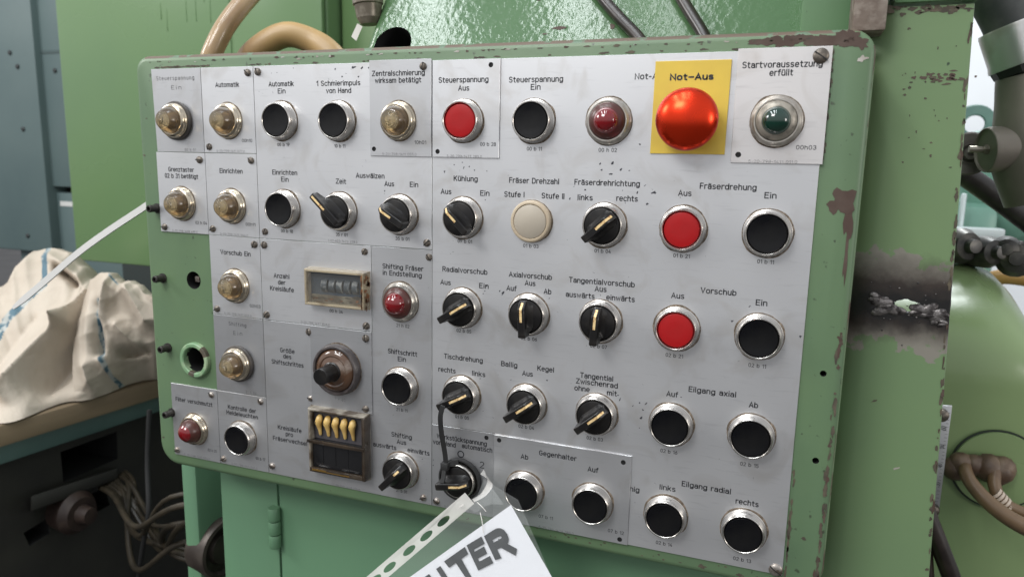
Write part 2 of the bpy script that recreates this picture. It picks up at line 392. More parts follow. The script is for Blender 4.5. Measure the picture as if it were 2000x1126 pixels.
# ---- label plates
PLATES = {  # outline in grid units (clockwise from upper left), layer, material
    'p00': ([(0, 0), (1, 0), (1, 1), (0.03, 1)], 0, alu_c), 'p10': ([(1, 0), (2, 0), (2, 1), (1, 1)], 0, alu_a),
    'p20': ([(2, 0), (5, 0), (5, 2), (2, 2)], 0, alu_a), 'zentral': ([(4.02, -.02), (5, -.02), (5, 1.0), (4.02, 1.0)], 1, alu_c),
    'aus': ([(5.01, 0), (6.01, 0), (6.01, 1.0), (5.01, 1.0)], 1, alu_a), 'big': ([(5, 0), (10, 0), (10, 5), (6, 5), (6, 4), (5, 4)], 0, alu_a),
    'start': ([(9.0, -.02), (10.03, -.02), (10.03, 1.0), (9.0, 1.0)], 1, alu_d),
    'p01': ([(0, 1), (1, 1), (1, 2), (0, 2)], 0, alu_a), 'p11': ([(1, 1), (2, 1), (2, 2), (1, 2)], 0, alu_a),
    'p12': ([(1, 2), (2, 2), (2, 3), (1, 3)], 0, alu_a), 'anz': ([(2, 2), (4, 2), (4, 3), (2, 3)], 0, alu_a),
    'p13': ([(1, 3), (2, 3), (2, 4), (1, 4)], 0, alu_b), 'p14': ([(1, 4), (2, 4), (2, 5), (1, 5)], 0, alu_c),
    'p04': ([(0, 4), (1, 4), (1, 5), (0, 5)], 0, alu_c),
    'shift': ([(4, 2), (5, 2), (5, 5), (2, 5), (2, 3), (4, 3)], 0, alu_c), 'knob': ([(2.9, 3.0), (4.0, 3.0), (4.0, 4.0), (2.9, 4.0)], 1, alu_b),
    'werk': ([(5, 4), (6, 4), (6, 5), (5, 5)], 0, alu_b), 'gegen': ([(6, 4), (8, 4), (8, 5), (6, 5)], 1, alu_c),
    'yellow': ([(418.0 / CW, 4.8 / RH), (465.0 / CW, 4.8 / RH), (464.4 / CW, 62.6 / RH), (417.4 / CW, 62.6 / RH)], 1, yellow)}
PLATE_LABEL = {'p00': 'engraved plate lettered Steuerspannung Ein', 'yellow': 'yellow plate lettered Not-Aus', 'start': 'plate lettered Startvoraussetzung erfüllt',
    'zentral': 'dull plate lettered Zentralschmierung', 'big': 'largest plate, carrying the red buttons of the right half', 'gegen': 'plate lettered Gegenhalter',
    'p13': 'dull engraved plate lettered Shifting Ein'}
LETTERING = [
    ('Steuerspannung', 25.4, -7.7, 39.6, 'E', 'p00'),
    ('Ein', 26.1, -15.2, 10.5, 'E', 'p00'),
    ('00 h 01', 37.2, -65.3, 11.6, 'F', 'p00'),
    ('Automatik', 78.2, -13.8, 23.6, 'L', 'p10'),
    ('00h10', 95.5, -57.3, 10.1, 'C', 'p10'),
    ('5-20-798-1411 077.0', 78.6, -65.8, 28.3, 'S', 'p10'),
    ('Automatik', 130.1, -14.0, 23.5, 'L', 'p20'),
    ('Ein', 130.4, -19.4, 7.2, 'L', 'p20'),
    ('1 Schmierimpuls', 181.6, -14.3, 38.5, 'L', 'p20'),
    ('von Hand', 181.9, -19.7, 22.0, 'L', 'p20'),
    ('00 b 19', 130.4, -60.1, 11.5, 'C', 'p20'),
    ('10 b 11', 182.0, -60.5, 9.8, 'C', 'p20'),
    ('Grenztaster', 26.2, -81.7, 27.4, 'L', 'p01'),
    ('02 b 31 betätigt', 26.1, -87.1, 35.7, 'L', 'p01'),
    ('Einrichten', 78.2, -81.7, 23.3, 'L', 'p11'),
    ('Einrichten', 130.7, -81.6, 23.7, 'L', 'p20'),
    ('Ein', 130.7, -86.9, 7.2, 'L', 'p20'),
    ('Auswälzen', 208.1, -82.1, 24.8, 'L', 'p20'),
    ('Zeit', 182.4, -87.0, 9.2, 'L', 'p20'),
    ('Zentralschmierung', 233.1, -8.2, 43.2, 'L', 'zentral'),
    ('wirksam betätigt', 232.9, -13.2, 37.9, 'L', 'zentral'),
    ('10h01', 251.0, -57.1, 9.6, 'C', 'zentral'),
    ('5-20-798-1411 055.0', 233.6, -65.8, 28.4, 'S', 'zentral'),
    ('Steuerspannung', 284.7, -13.8, 38.2, 'L', 'aus'),
    ('Aus', 285.1, -19.4, 8.6, 'L', 'aus'),
    ('00 b 28', 304.1, -57.8, 12.0, 'C', 'aus'),
    ('5-20-798-1437 285.0', 285.9, -66.5, 27.3, 'S', 'aus'),
    ('Steuerspannung', 337.8, -14.4, 38.7, 'L', 'big'),
    ('Ein', 337.9, -19.4, 7.1, 'L', 'big'),
    ('00 b 11', 338.0, -60.5, 10.8, 'C', 'big'),
    ('00 h 02', 389.4, -60.6, 12.4, 'C', 'big'),
    ('Not-Aus', 415.3, -13.9, 20.3, 'L', 'big'),
    ('Not–Aus', 441.2, -14.9, 26.9, 'B', 'yellow'),
    ('Startvoraussetzung', 493.9, -8.6, 45.5, 'L', 'start'),
    ('erfüllt', 493.9, -13.4, 13.4, 'L', 'start'),
    ('00h03', 511.5, -57.4, 11.4, 'C', 'start'),
    ('5-20-798-1411 011.0', 493.0, -66.2, 28.2, 'S', 'start'),
    ('02 h 04', 44.6, -125.4, 12.3, 'C', 'p01'),
    ('5-20-798-1498 499.0', 26.5, -133.4, 27.2, 'S', 'p01'),
    ('00h11', 95.5, -124.2, 9.7, 'C', 'p11'),
    ('5-20-798-1411 044.0', 78.2, -133.5, 28.6, 'S', 'p11'),
    ('00 b 18', 131.0, -127.8, 11.4, 'C', 'p20'),
    ('35 r 01', 182.1, -127.9, 10.6, 'C', 'p20'),
    ('1-02-603-1423 338.0', 182.7, -133.0, 26.7, 'S', 'p20'),
    ('Vorschub Ein', 78.8, -148.7, 31.0, 'L', 'p12'),
    ('Anzahl', 124.3, -164.6, 15.5, 'L', 'anz'),
    ('der', 124.2, -169.8, 7.3, 'L', 'anz'),
    ('Kreisläufe', 124.2, -175.3, 23.4, 'L', 'anz'),
    ('Aus', 224.5, -87.6, 8.3, 'L', 'p20'),
    ('Ein', 245.2, -87.6, 7.0, 'L', 'p20'),
    ('Kühlung', 286.7, -82.1, 18.8, 'L', 'big'),
    ('Aus', 271.3, -91.7, 8.6, 'L', 'big'),
    ('Ein', 301.7, -91.9, 7.2, 'L', 'big'),
    ('Fräser Drehzahl', 338.3, -82.2, 36.6, 'L', 'big'),
    ('Stufe I', 324.1, -92.0, 15.1, 'L', 'big'),
    ('Stufe II', 352.4, -92.1, 16.4, 'L', 'big'),
    ('35 b 01', 235.3, -128.1, 11.7, 'C', 'p20'),
    ('09 b 01', 286.5, -127.1, 11.4, 'C', 'big'),
    ('01 b 03', 337.2, -127.5, 11.4, 'C', 'big'),
    ('01 b 04', 388.8, -127.9, 11.4, 'C', 'big'),
    ('Fräserdrehrichtung', 389.6, -82.1, 44.6, 'L', 'big'),
    ('links', 375.2, -92.3, 10.7, 'L', 'big'),
    ('rechts', 403.8, -91.9, 14.5, 'L', 'big'),
    ('Fräserdrehung', 467.6, -82.2, 34.6, 'L', 'big'),
    ('Aus', 441.2, -87.1, 8.6, 'L', 'big'),
    ('Ein', 493.4, -86.8, 7.2, 'L', 'big'),
    ('01 b 21', 441.5, -127.8, 10.7, 'C', 'big'),
    ('01 b 11', 493.6, -128.2, 10.0, 'C', 'big'),
    ('Vorschub', 466.3, -149.4, 22.5, 'L', 'big'),
    ('Aus', 440.6, -154.3, 8.6, 'L', 'big'),
    ('Ein', 493.2, -154.5, 7.1, 'L', 'big'),
    ('Tangentialvorschub', 388.8, -149.2, 46.1, 'L', 'big'),
    ('Aus', 388.5, -154.0, 8.4, 'L', 'big'),
    ('auswärts', 374.2, -159.5, 20.7, 'L', 'big'),
    ('einwärts', 402.5, -159.3, 19.7, 'L', 'big'),
    ('Shifting', 77.6, -209.3, 18.2, 'E', 'p13'),
    ('Ein', 77.5, -217.0, 9.1, 'E', 'p13'),
    ('02h03', 96.7, -191.9, 10.8, 'C', 'p12'),
    ('5-20-798-1411 022.0', 78.3, -200.7, 28.2, 'S', 'p12'),
    ('00 h 34', 175.6, -189.1, 12.2, 'C', 'anz'),
    ('5-20-798-1497 866.0', 155.5, -200.8, 27.2, 'S', 'anz'),
    ('Größe', 127.5, -226.6, 14.5, 'L', 'shift'),
    ('des', 127.2, -231.5, 8.1, 'L', 'shift'),
    ('Shiftschrittes', 127.2, -237.4, 31.8, 'L', 'shift'),
    ('21 h 06', 88.6, -267.5, 11.0, 'F', 'p13'),
    ('Filter verschmutzt', 25.6, -284.4, 41.4, 'L', 'p04'),
    ('Kontrolle der', 78.1, -283.7, 29.9, 'L', 'p14'),
    ('Meldeleuchten', 78.0, -288.8, 33.7, 'L', 'p14'),
    ('02 h 21', 43.3, -327.1, 9.7, 'C', 'p04'),
    ('5-20-798-1411 004.0', 25.5, -335.8, 29.4, 'S', 'p04'),
    ('00 b 17', 95.6, -326.2, 10.0, 'C', 'p14'),
    ('5-20-798-1411 003.0', 77.9, -335.6, 27.8, 'S', 'p14'),
    ('7 r 02', 178.1, -261.3, 9.9, 'F', 'knob'),
    ('Kreisläufe', 127.1, -294.2, 24.0, 'L', 'shift'),
    ('pro', 126.7, -299.1, 7.5, 'L', 'shift'),
    ('Fräserwechsel', 127.0, -304.7, 34.7, 'L', 'shift'),
    ('5-20-798-1433 278.0', 181.6, -336.4, 26.1, 'S', 'shift'),
    ('Shifting Fräser', 235.4, -149.8, 34.9, 'L', 'shift'),
    ('in Endstellung', 234.8, -154.8, 33.4, 'L', 'shift'),
    ('21 h 02', 235.2, -195.0, 11.3, 'C', 'shift'),
    ('Radialvorschub', 286.6, -148.5, 36.0, 'L', 'big'),
    ('Aus', 271.2, -158.4, 8.6, 'L', 'big'),
    ('Ein', 302.0, -158.7, 7.5, 'L', 'big'),
    ('Axialvorschub', 337.3, -148.6, 32.3, 'L', 'big'),
    ('Aus', 337.4, -153.9, 8.1, 'L', 'big'),
    ('Auf', 323.4, -158.7, 7.8, 'L', 'big'),
    ('Ab', 350.5, -158.8, 5.7, 'L', 'big'),
    ('02 b 05', 286.4, -193.8, 11.9, 'C', 'big'),
    ('02 b 06', 337.5, -194.3, 12.2, 'C', 'big'),
    ('02 b 07', 388.7, -194.4, 12.0, 'C', 'big'),
    ('Shiftschritt', 234.8, -216.1, 25.5, 'L', 'shift'),
    ('Ein', 234.2, -221.4, 7.2, 'L', 'shift'),
    ('Tischdrehung', 286.0, -214.7, 31.8, 'L', 'big'),
    ('rechts', 272.7, -225.4, 14.5, 'L', 'big'),
    ('links', 298.7, -225.2, 10.8, 'L', 'big'),
    ('Ballig', 322.8, -215.1, 12.7, 'L', 'big'),
    ('Kegel', 350.8, -215.2, 12.7, 'L', 'big'),
    ('Aus', 337.1, -220.3, 8.3, 'L', 'big'),
    ('Tangential', 388.2, -216.4, 23.9, 'L', 'big'),
    ('Zwischenrad', 388.5, -221.0, 30.1, 'L', 'big'),
    ('ohne', 378.1, -226.2, 11.2, 'L', 'big'),
    ('mit', 399.6, -226.7, 7.1, 'L', 'big'),
    ('21 b 11', 233.9, -262.5, 10.0, 'C', 'shift'),
    ('01 b 05', 285.5, -260.9, 11.5, 'C', 'big'),
    ('02 b 04', 337.1, -260.9, 12.2, 'C', 'big'),
    ('02 b 03', 388.7, -261.8, 11.8, 'C', 'big'),
    ('Shifting', 233.5, -283.7, 18.2, 'L', 'shift'),
    ('Aus', 233.4, -289.0, 8.5, 'L', 'shift'),
    ('auswärts', 218.2, -294.6, 21.1, 'L', 'shift'),
    ('einwärts', 248.4, -294.4, 19.4, 'L', 'shift'),
    ('Werkstückspannung', 285.2, -278.9, 41.9, 'L', 'werk'),
    ('von Hand', 270.7, -284.1, 19.3, 'L', 'werk'),
    ('automatisch', 298.1, -283.4, 25.1, 'L', 'werk'),
    ('Eilgang axial', 466.8, -216.8, 30.7, 'L', 'big'),
    ('Auf', 440.9, -221.9, 7.9, 'L', 'big'),
    ('Ab', 493.3, -222.2, 5.8, 'L', 'big'),
    ('02 b 21', 440.7, -195.1, 11.5, 'C', 'big'),
    ('02 b 11', 493.6, -195.8, 10.8, 'C', 'big'),
    ('02 b 16', 440.9, -262.9, 11.5, 'C', 'big'),
    ('02 b 15', 493.7, -263.5, 11.6, 'C', 'big'),
    ('Eilgang radial', 467.2, -284.3, 32.6, 'L', 'big'),
    ('links', 441.5, -289.4, 11.1, 'L', 'big'),
    ('rechts', 494.2, -290.1, 14.8, 'L', 'big'),
    ('nig', 418.8, -294.5, 6.9, 'L', 'big'),
    ('02 b 14', 441.4, -331.0, 11.4, 'C', 'big'),
    ('02 b 13', 493.9, -331.5, 11.6, 'C', 'big'),
    ('Gegenhalter', 362.1, -278.5, 28.4, 'L', 'gegen'),
    ('Ab', 336.7, -283.6, 6.0, 'L', 'gegen'),
    ('Auf', 388.7, -284.6, 8.0, 'L', 'gegen'),
    ('07 b 11', 354.5, -327.9, 11.1, 'C', 'gegen'),
    ('07 b 12', 407.2, -328.6, 11.6, 'C', 'gegen'),
    ('5-20-798-1438 388.0', 362.6, -336.6, 26.9, 'S', 'gegen'),
    ('2', 302.4, -296.3, 3.8, 'N', 'werk'),
    ('21 b 01', 233.2, -330.2, 9.7, 'C', 'shift'),
    ('5-20-798-1438 970.0', 283.1, -335.6, 24.0, 'S', 'werk'),
]
SCREWS = [ (98.9, -5.0, 'p10'), (108.6, -4.6, 'p20'), (57.3, -62.6, 'p10'), (46.5, -73.3, 'p01'), (98.7, -72.9, 'p11'), (4.7, -130.8, 'p01'), (56.7, -129.7, 'p11'), (109.8, -129.3, 'p20'), (98.6, -140.4, 'p12'), (108.3, -140.2, 'anz'), (202.5, -139.8, 'anz'), (255.9, -130.0, 'p20'), (257.6, -140.6, 'shift'), (57.0, -197.7, 'p12'), (108.1, -198.0, 'anz'), (202.9, -198.2, 'anz'), (149.5, -208.4, 'shift'), (203.0, -207.9, 'knob'), (149.2, -264.6, 'shift'), (202.0, -265.8, 'knob'), (45.8, -275.4, 'p04'), (98.3, -274.3, 'p14'), (3.6, -332.9, 'p04'), (55.7, -332.7, 'p14'), (107.9, -330.5, 'shift'), (252.7, -332.2, 'shift'), (264.2, -332.9, 'werk'), (253.4, -4.0, 'zentral') ]
HOLES = [ (305.4, -4.3, 'aus'), (264.9, -63.4, 'aus'), (212.4, -62.3, 'zentral'), (472.5, -62.3, 'start'), (316.4, -274.0, 'gegen'), (410.1, -275.6, 'gegen'), (410.2, -333.9, 'gegen'), (305.7, -274.1, 'werk') ]
MARKS = [ (185.2, -9.8, 2.2), (188.8, -7.6, 1.5), (195.0, -3.4, 4.0), (199.3, -10.1, 3.0), (202.5, -3.9, 5.0), (208.1, -3.7, 2.0), (179.5, -4.1, 2.0), (172.5, -13.3, 1.2), (141.9, -2.5, 1.6), (126.6, -5.6, 1.5), (121.4, -5.9, 1.2), (130.7, -69.8, 1.0), (269.9, -77.5, 3.0), (277.6, -72.6, 1.6), (284.0, -70.7, 2.0), (285.2, -74.3, 2.5), (289.6, -73.5, 2.0), (293.6, -75.9, 1.6), (303.1, -76.4, 2.0), (384.6, -69.7, 2.5), (392.9, -68.9, 3.5), (385.8, -73.8, 3.0), (392.2, -76.3, 3.5), (398.6, -73.1, 2.5), (404.4, -73.7, 1.5), (375.0, -87.3, 2.5), (367.1, -85.2, 1.5), (364.5, -93.6, 2.5), (369.9, -94.4, 1.2), (410.5, -87.8, 3.0), (421.3, -87.5, 5.0), (417.3, -95.0, 6.0), (400.6, -86.8, 2.0), (402.7, -94.9, 1.6), (302.2, -96.6, 1.8), (220.4, -93.1, 2.2), (220.3, -95.0, 1.2), (316.8, -162.8, 6.0), (314.4, -161.5, 2.0), (302.8, -162.4, 2.4), (301.6, -164.4, 1.6), (304.3, -158.2, 4.0), (352.0, -163.6, 1.8), (388.6, -158.3, 1.8), (388.4, -153.3, 1.8), (476.1, -168.2, 3.5), (486.1, -157.5, 2.0), (517.8, -174.1, 3.5), (324.4, -226.5, 2.0), (351.9, -223.5, 3.5), (300.0, -228.8, 2.0), (403.9, -227.6, 2.5), (405.5, -230.4, 3.0), (419.4, -231.0, 2.0), (423.7, -230.8, 3.0), (421.8, -235.9, 3.0), (421.0, -241.5, 3.0), (420.0, -249.1, 2.0), (414.6, -233.9, 2.0), (419.5, -304.2, 1.0), (251.8, -300.2, 2.0), (261.2, -303.7, 2.0), (261.6, -299.0, 1.5), (252.3, -310.4, 1.0), (255.4, -316.3, 1.0), (277.2, -135.5, 1.6), (275.1, -136.8, 1.2), (277.1, -127.3, 1.0), (183.8, -208.0, 2.0), (346.7, -151.2, 1.0), (415.3, -83.0, 2.0), (410.6, -56.7, 3.0), (456.7, -127.0, 1.0), (544.2, -198.5, 1.5), (446.8, -223.3, 1.5) ]
TXT_H = {'L': 4.0, 'C': 2.65, 'S': 1.85, 'B': 4.3, 'E': 3.3, 'F': 2.3, 'N': 5.4}
TXT_W = {'L': 0.33, 'C': 0.19, 'S': 0.10, 'B': 0.52, 'E': 0.17, 'F': 0.12, 'N': 0.33}
TXT_M = {'L': 0, 'C': 1, 'S': 2, 'B': 0, 'E': 3, 'F': 2, 'N': 0}
# ---- plain engraver's lettering: every letter is a set of single strokes (cap height 1, x-height .72)
def _arc(cx, cy, rx, ry, a0, a1, n=10, sq=2.5):
    out = []
    for k in range(n + 1):
        t = math.radians(a0 + (a1 - a0) * k / n); c, s_ = math.cos(t), math.sin(t)
        out.append((cx + rx * math.copysign(abs(c) ** (2 / sq), c), cy + ry * math.copysign(abs(s_) ** (2 / sq), s_)))
    return out
_B = _arc(.24, .36, .24, .36, 0, 360, 20)
def _arch(x0, w_=.44): return _arc(x0 + w_ / 2, .46, w_ / 2, .26, 180, 0, 10)
GL = {
 'a': (.44, [_arc(.22, .50, .22, .22, 155, 0, 9) + [(.44, 0)], _arc(.21, .215, .21, .215, 0, 360, 16)]),
 'b': (.48, [[(0, 1), (0, 0)], _B]), 'c': (.44, [_arc(.24, .36, .24, .36, 42, 318, 16)]), 'd': (.48, [[(.48, 1), (.48, 0)], _B]),
 'e': (.48, [[(0, .37), (.48, .37)] + _arc(.24, .36, .24, .36, 4, 312, 18)]), 'f': (.32, [_arc(.32, .78, .2, .22, 90, 180, 5) + [(.12, 0)], [(0, .70), (.30, .70)]]),
 'g': (.48, [_B, [(.48, .72), (.48, 0)] + _arc(.24, -.02, .24, .24, 0, -150, 8)]), 'h': (.44, [[(0, 1), (0, 0)], [(0, .46)] + _arch(0) + [(.44, 0)]]),
 'i': (.0, [[(0, .68), (0, 0)], [(0, 1.0), (0, .95)]]), 'k': (.44, [[(0, 1), (0, 0)], [(.40, .72), (0, .27)], [(.15, .43), (.44, 0)]]), 'l': (.05, [[(.02, 1), (.02, 0)]]),
 'm': (.72, [[(0, .72), (0, 0)], [(0, .48)] + _arch(0, .36) + [(.36, 0)], [(.36, .48)] + _arch(.36, .36) + [(.72, 0)]]), 'n': (.44, [[(0, .72), (0, 0)], [(0, .46)] + _arch(0) + [(.44, 0)]]),
 'o': (.48, [_B]), 'p': (.48, [[(0, .72), (0, -.26)], _B]), 'r': (.28, [[(0, .72), (0, 0)], [(0, .44)] + _arc(.24, .46, .24, .26, 180, 75, 6)]),
 's': (.40, [_arc(.20, .545, .19, .175, 35, 265, 9, 2.2) + _arc(.20, .18, .20, .18, 85, -145, 9, 2.2)]), 't': (.32, [[(.12, .94), (.12, .2)] + _arc(.32, .2, .2, .2, 180, 270, 5), [(0, .70), (.32, .70)]]),
 'u': (.44, [[(.44, .72), (.44, 0)], [(0, .72)] + _arc(.22, .26, .22, .26, 180, 360, 10) + [(.44, .26)]]), 'v': (.44, [[(0, .72), (.22, 0), (.44, .72)]]),
 'w': (.66, [[(0, .72), (.16, 0), (.33, .66), (.50, 0), (.66, .72)]]), 'x': (.42, [[(0, .72), (.42, 0)], [(0, 0), (.42, .72)]]), 'z': (.40, [[(0, .72), (.40, .72), (0, 0), (.40, 0)]]),
 'ß': (.48, [[(0, 0), (0, .76)] + _arc(.22, .78, .22, .22, 180, 0, 8) + [(.40, .60), (.26, .54)] + _arc(.24, .27, .24, .27, 80, -115, 9)]),
 'A': (.60, [[(0, 0), (.30, 1), (.60, 0)], [(.11, .30), (.49, .30)]]), 'B': (.52, [[(0, 0), (0, 1), (.28, 1)] + _arc(.28, .77, .21, .23, 90, -90, 8) + [(0, .54)], [(.28, .54)] + _arc(.30, .27, .22, .27, 90, -90, 8) + [(0, 0)]]),
 'D': (.54, [[(.24, 0), (0, 0), (0, 1), (.24, 1)] + _arc(.24, .5, .30, .5, 90, -90, 12)]), 'E': (.46, [[(.46, 1), (0, 1), (0, 0), (.46, 0)], [(0, .53), (.40, .53)]]), 'F': (.44, [[(.44, 1), (0, 1), (0, 0)], [(0, .51), (.38, .51)]]),
 'G': (.56, [_arc(.28, .5, .28, .5, 48, 345, 18) + [(.56, .46), (.32, .46)]]), 'H': (.52, [[(0, 1), (0, 0)], [(.52, 1), (.52, 0)], [(0, .53), (.52, .53)]]), 'I': (.0, [[(0, 1), (0, 0)]]),
 'K': (.54, [[(0, 1), (0, 0)], [(.52, 1), (0, .38)], [(.19, .60), (.54, 0)]]), 'M': (.64, [[(0, 0), (0, 1), (.32, .38), (.64, 1), (.64, 0)]]), 'N': (.54, [[(0, 0), (0, 1), (.54, 0), (.54, 1)]]),
 'R': (.52, [[(0, 0), (0, 1), (.28, 1)] + _arc(.28, .75, .22, .25, 90, -90, 8) + [(0, .50)], [(.27, .50), (.52, 0)]]), 'S': (.50, [_arc(.25, .75, .24, .25, 30, 265, 10, 2.2) + _arc(.25, .26, .25, .26, 85, -150, 10, 2.2)]),
 'T': (.54, [[(0, 1), (.54, 1)], [(.27, 1), (.27, 0)]]), 'U': (.54, [[(0, 1), (0, .3)] + _arc(.27, .3, .27, .3, 180, 360, 10) + [(.54, 1)]]), 'V': (.58, [[(0, 1), (.29, 0), (.58, 1)]]), 'W': (.84, [[(0, 1), (.2, 0), (.42, .92), (.64, 0), (.84, 1)]]), 'Z': (.52, [[(0, 1), (.52, 1), (0, 0), (.52, 0)]]),
 '0': (.46, [_arc(.23, .5, .23, .5, 0, 360, 20)]), '1': (.24, [[(0, .74), (.24, 1), (.24, 0)]]), '2': (.46, [_arc(.23, .74, .22, .26, 160, -20, 9, 2.1) + [(.38, .52), (0, 0), (.46, 0)]]),
 '3': (.46, [_arc(.22, .755, .21, .245, 150, -80, 9, 2.2) + _arc(.22, .27, .24, .27, 80, -150, 10, 2.2)]), '4': (.50, [[(.30, 1), (0, .24), (.50, .24)], [(.37, .5), (.37, 0)]]), '5': (.46, [[(.42, 1), (.06, 1), (.03, .54)] + _arc(.22, .32, .24, .32, 120, -150, 11, 2.2)]),
 '6': (.46, [[(.34, 1), (.04, .44)] + _arc(.23, .3, .23, .3, 160, -200, 18)]), '7': (.46, [[(0, 1), (.46, 1), (.14, 0)]]), '8': (.46, [_arc(.23, .765, .20, .235, 0, 360, 16, 2.2), _arc(.23, .27, .23, .27, 0, 360, 16, 2.2)]), '9': (.46, [[(.12, 0), (.42, .56)] + _arc(.23, .7, .23, .3, -20, 340, 18)]),
 '-': (.26, [[(0, .42), (.26, .42)]]), '–': (.50, [[(0, .45), (.50, .45)]]), '.': (.0, [[(0, .05), (0, 0)]]), ' ': (.22, [])}
for k_, base_, dx_ in (('ä', 'a', .23), ('ö', 'o', .24), ('ü', 'u', .22)):
    GL[k_] = (GL[base_][0], GL[base_][1] + [[(dx_ - .12, .97), (dx_ - .12, .89)], [(dx_ + .12, .97), (dx_ + .12, .89)]])
def stroke(bm, pts, hw, mi, place, hy=None):
    """one pen stroke of half width hw along pts, square ends, mitred corners"""
    P = [Vector(p) for p in pts]; Q = [P[0]]
    for p in P[1:]:
        if (p - Q[-1]).length > 1e-6: Q.append(p)
    P = Q; closed = (P[0] - P[-1]).length < 1e-5 and len(P) > 3
    if closed: P = P[:-1]
    n = len(P); sides = []
    for i in range(n):
        a = P[i - 1] if (i or closed) else None; c = P[(i + 1) % n] if (i < n - 1 or closed) else None
        b = P[i]
        d1_ = (b - a).normalized() if a is not None else (c - b).normalized(); d2_ = (c - b).normalized() if c is not None else d1_
        n1, n2 = Vector((-d1_.y, d1_.x)), Vector((-d2_.y, d2_.x)); m = n1 + n2
        if m.length < .35: m = n2; k = 1.0
        else: m.normalize(); k = min(1.9, 1 / max(.2, m.dot(n2)))
        e_ = Vector((0, 0))
        if a is None: e_ = -d2_ * hw * .8
        if c is None: e_ = d1_ * hw * .8
        sides.append((b + e_ + m * hw * k, b + e_ - m * hw * k))
    V = [(bm.verts.new(place(*l)), bm.verts.new(place(*r_))) for l, r_ in sides]
    for i in range(n if closed else n - 1):
        a, c = V[i], V[(i + 1) % n]
        try: bm.faces.new((a[0], c[0], c[1], a[1])).material_index = mi
        except ValueError: pass
def add_text(bm, body, width, cap, hw, mi, place, space=1.0):
    """body centred on the origin (x along the line, y up the cap height), put down by place()"""
    x = 0.0; gl = []
    for ch in body:
        w_, st = GL[ch]; gl.append((x, st)); x += w_ + .25 * space
    tot = x - .25 * space
    kx = (width - 2 * hw) / max(tot, .05) if tot > .05 else cap; ky = cap - 2 * hw
    for x0_, st in gl:
        for s_ in st:
            stroke(bm, [((x0_ + px - tot / 2) * kx, (py - .5) * ky) for px, py in s_], hw, mi, place)

slot_mat = mat('screw_slot', (0.012, 0.011, 0.010), 0.7)
def make_screw(r, m, ang):
    """slotted round head: the slot is a sunk dark groove across the crown"""
    q = NB(); R_ = r * MM; w_ = 0.36 * MM
    nseg = 24
    prof = [(1.0, 0.0), (1.0, 0.5), (.88, 1.2), (.6, 1.7), (.3, 1.9)]
    lathe(q, [(k * R_, d * MM) for k, d in prof] + [(0, 1.95 * MM)], nseg)
    box(q, (-R_ * .97, -2.02 * MM, -w_), (R_ * .97, -0.8 * MM, w_), 1)
    o = finish('screw', q, [m, slot_mat], None)
    o.rotation_euler.y = ang
    return o
PO = {}
LAYY = {0: 0.0, 1: -0.0011}
for key, (pl, lay, mt) in PLATES.items():
    pts = [(x * CW, -z * RH) for x, z in pl]
    pts = pts[::-1]
    pts = inset(pts, 0.2)
    b = NB()
    hs = [([(px_ * MM, pz_ * MM) for px_, pz_ in circ(hx, hz, 1.75, 18)], 0.0009) for hx, hz, k in HOLES if k == key]
    extra = []
    sheet(b, [(x * MM, z * MM) for x, z in pts], hs, LAYY[lay], 0.001, 0.00018, 0, 0, 1)
    o = finish('label_plate', b, [mt, dark_hole], panel, sharp=20)
    if key in PLATE_LABEL: o['label'] = PLATE_LABEL[key]
    if lay == 1:                     # lifted plates sit a hair out of true
        rdp = random.Random(len(key) * 7); o.rotation_euler = (0, 0, 0)
    PO[key] = (o, LAYY[lay])
    b = NB(); n_t = 0
    for body, cx, cz, wd, st, k in LETTERING:
        if k != key: continue
        yy = LAYY[lay] - 0.00008
        add_text(b, body, wd * MM, TXT_H[st] * MM, TXT_W[st] * MM, TXT_M[st], lambda u, v, cx=cx, cz=cz, yy=yy: Vector((cx * MM + u, yy, cz * MM + v)), 1.9 if st in 'EF' else 1.0)
        n_t += 1
    if key == 'werk':                # the ring-shaped 0 mark
        for a in range(28):
            t0, t1 = 2 * math.pi * a / 28, 2 * math.pi * (a + 1) / 28
            q = [b.verts.new(((284.7 + r_ * math.cos(t)) * MM, LAYY[lay] - 0.00008, (-290.6 + r_ * math.sin(t)) * MM)) for r_, t in ((2.9, t0), (2.9, t1), (2.0, t1), (2.0, t0))]
            b.faces.new(q).material_index = 0
    if n_t: finish('lettering', b, [ink, ink_code, ink_faint, ink_engraved], o)
    else: b.free()
# scratches and ink specks, each in the mesh of the plate below it
for key, (o, yy) in PO.items():
    b = NB(); n_m = 0
    for i, (x, z, s_) in enumerate(MARKS):
        gx, gz = x / CW, -z / RH
        k = 'big' if gx > 5 and not (gx < 6 and gz > 4) else ('p20' if gz < 2 else ('werk' if gx > 5 else 'shift'))
        if gx > 5 and gx < 6.01 and gz < 1: k = 'aus'
        if k != key: continue
        rdm = random.Random(i); s2 = s_ * 0.42
        blotch(b, x * MM, z * MM, s2 * rdm.uniform(.35, 1.0) * MM, s2 * rdm.uniform(.25, .6) * MM, yy - 0.00007, i + 900, 0, 12, rdm.uniform(.2, 1.5), .6)
        n_m += 1
    if key in ('big', 'p20', 'shift'):
        rdm = random.Random(len(key))
        for i in range(60 if key == 'big' else 18):   # hairline scuffs
            if key == 'big': x, z = rdm.uniform(265, 515), rdm.uniform(-330, -70)
            elif key == 'p20': x, z = rdm.uniform(106, 205), rdm.uniform(-132, -2)
            else: x, z = rdm.uniform(210, 258), rdm.uniform(-325, -140)
            if key == 'big' and x < 420 and z < -268: continue
            blotch(b, x * MM, z * MM, rdm.uniform(.08, .9) * MM, rdm.uniform(.05, .16) * MM, yy - 0.00006, i + 1500, 1, 10, rdm.uniform(0, 3), .5); n_m += 1
    if n_m: finish('scratch_marks', b, [scratch, ink_faint], o)
    else: b.free()
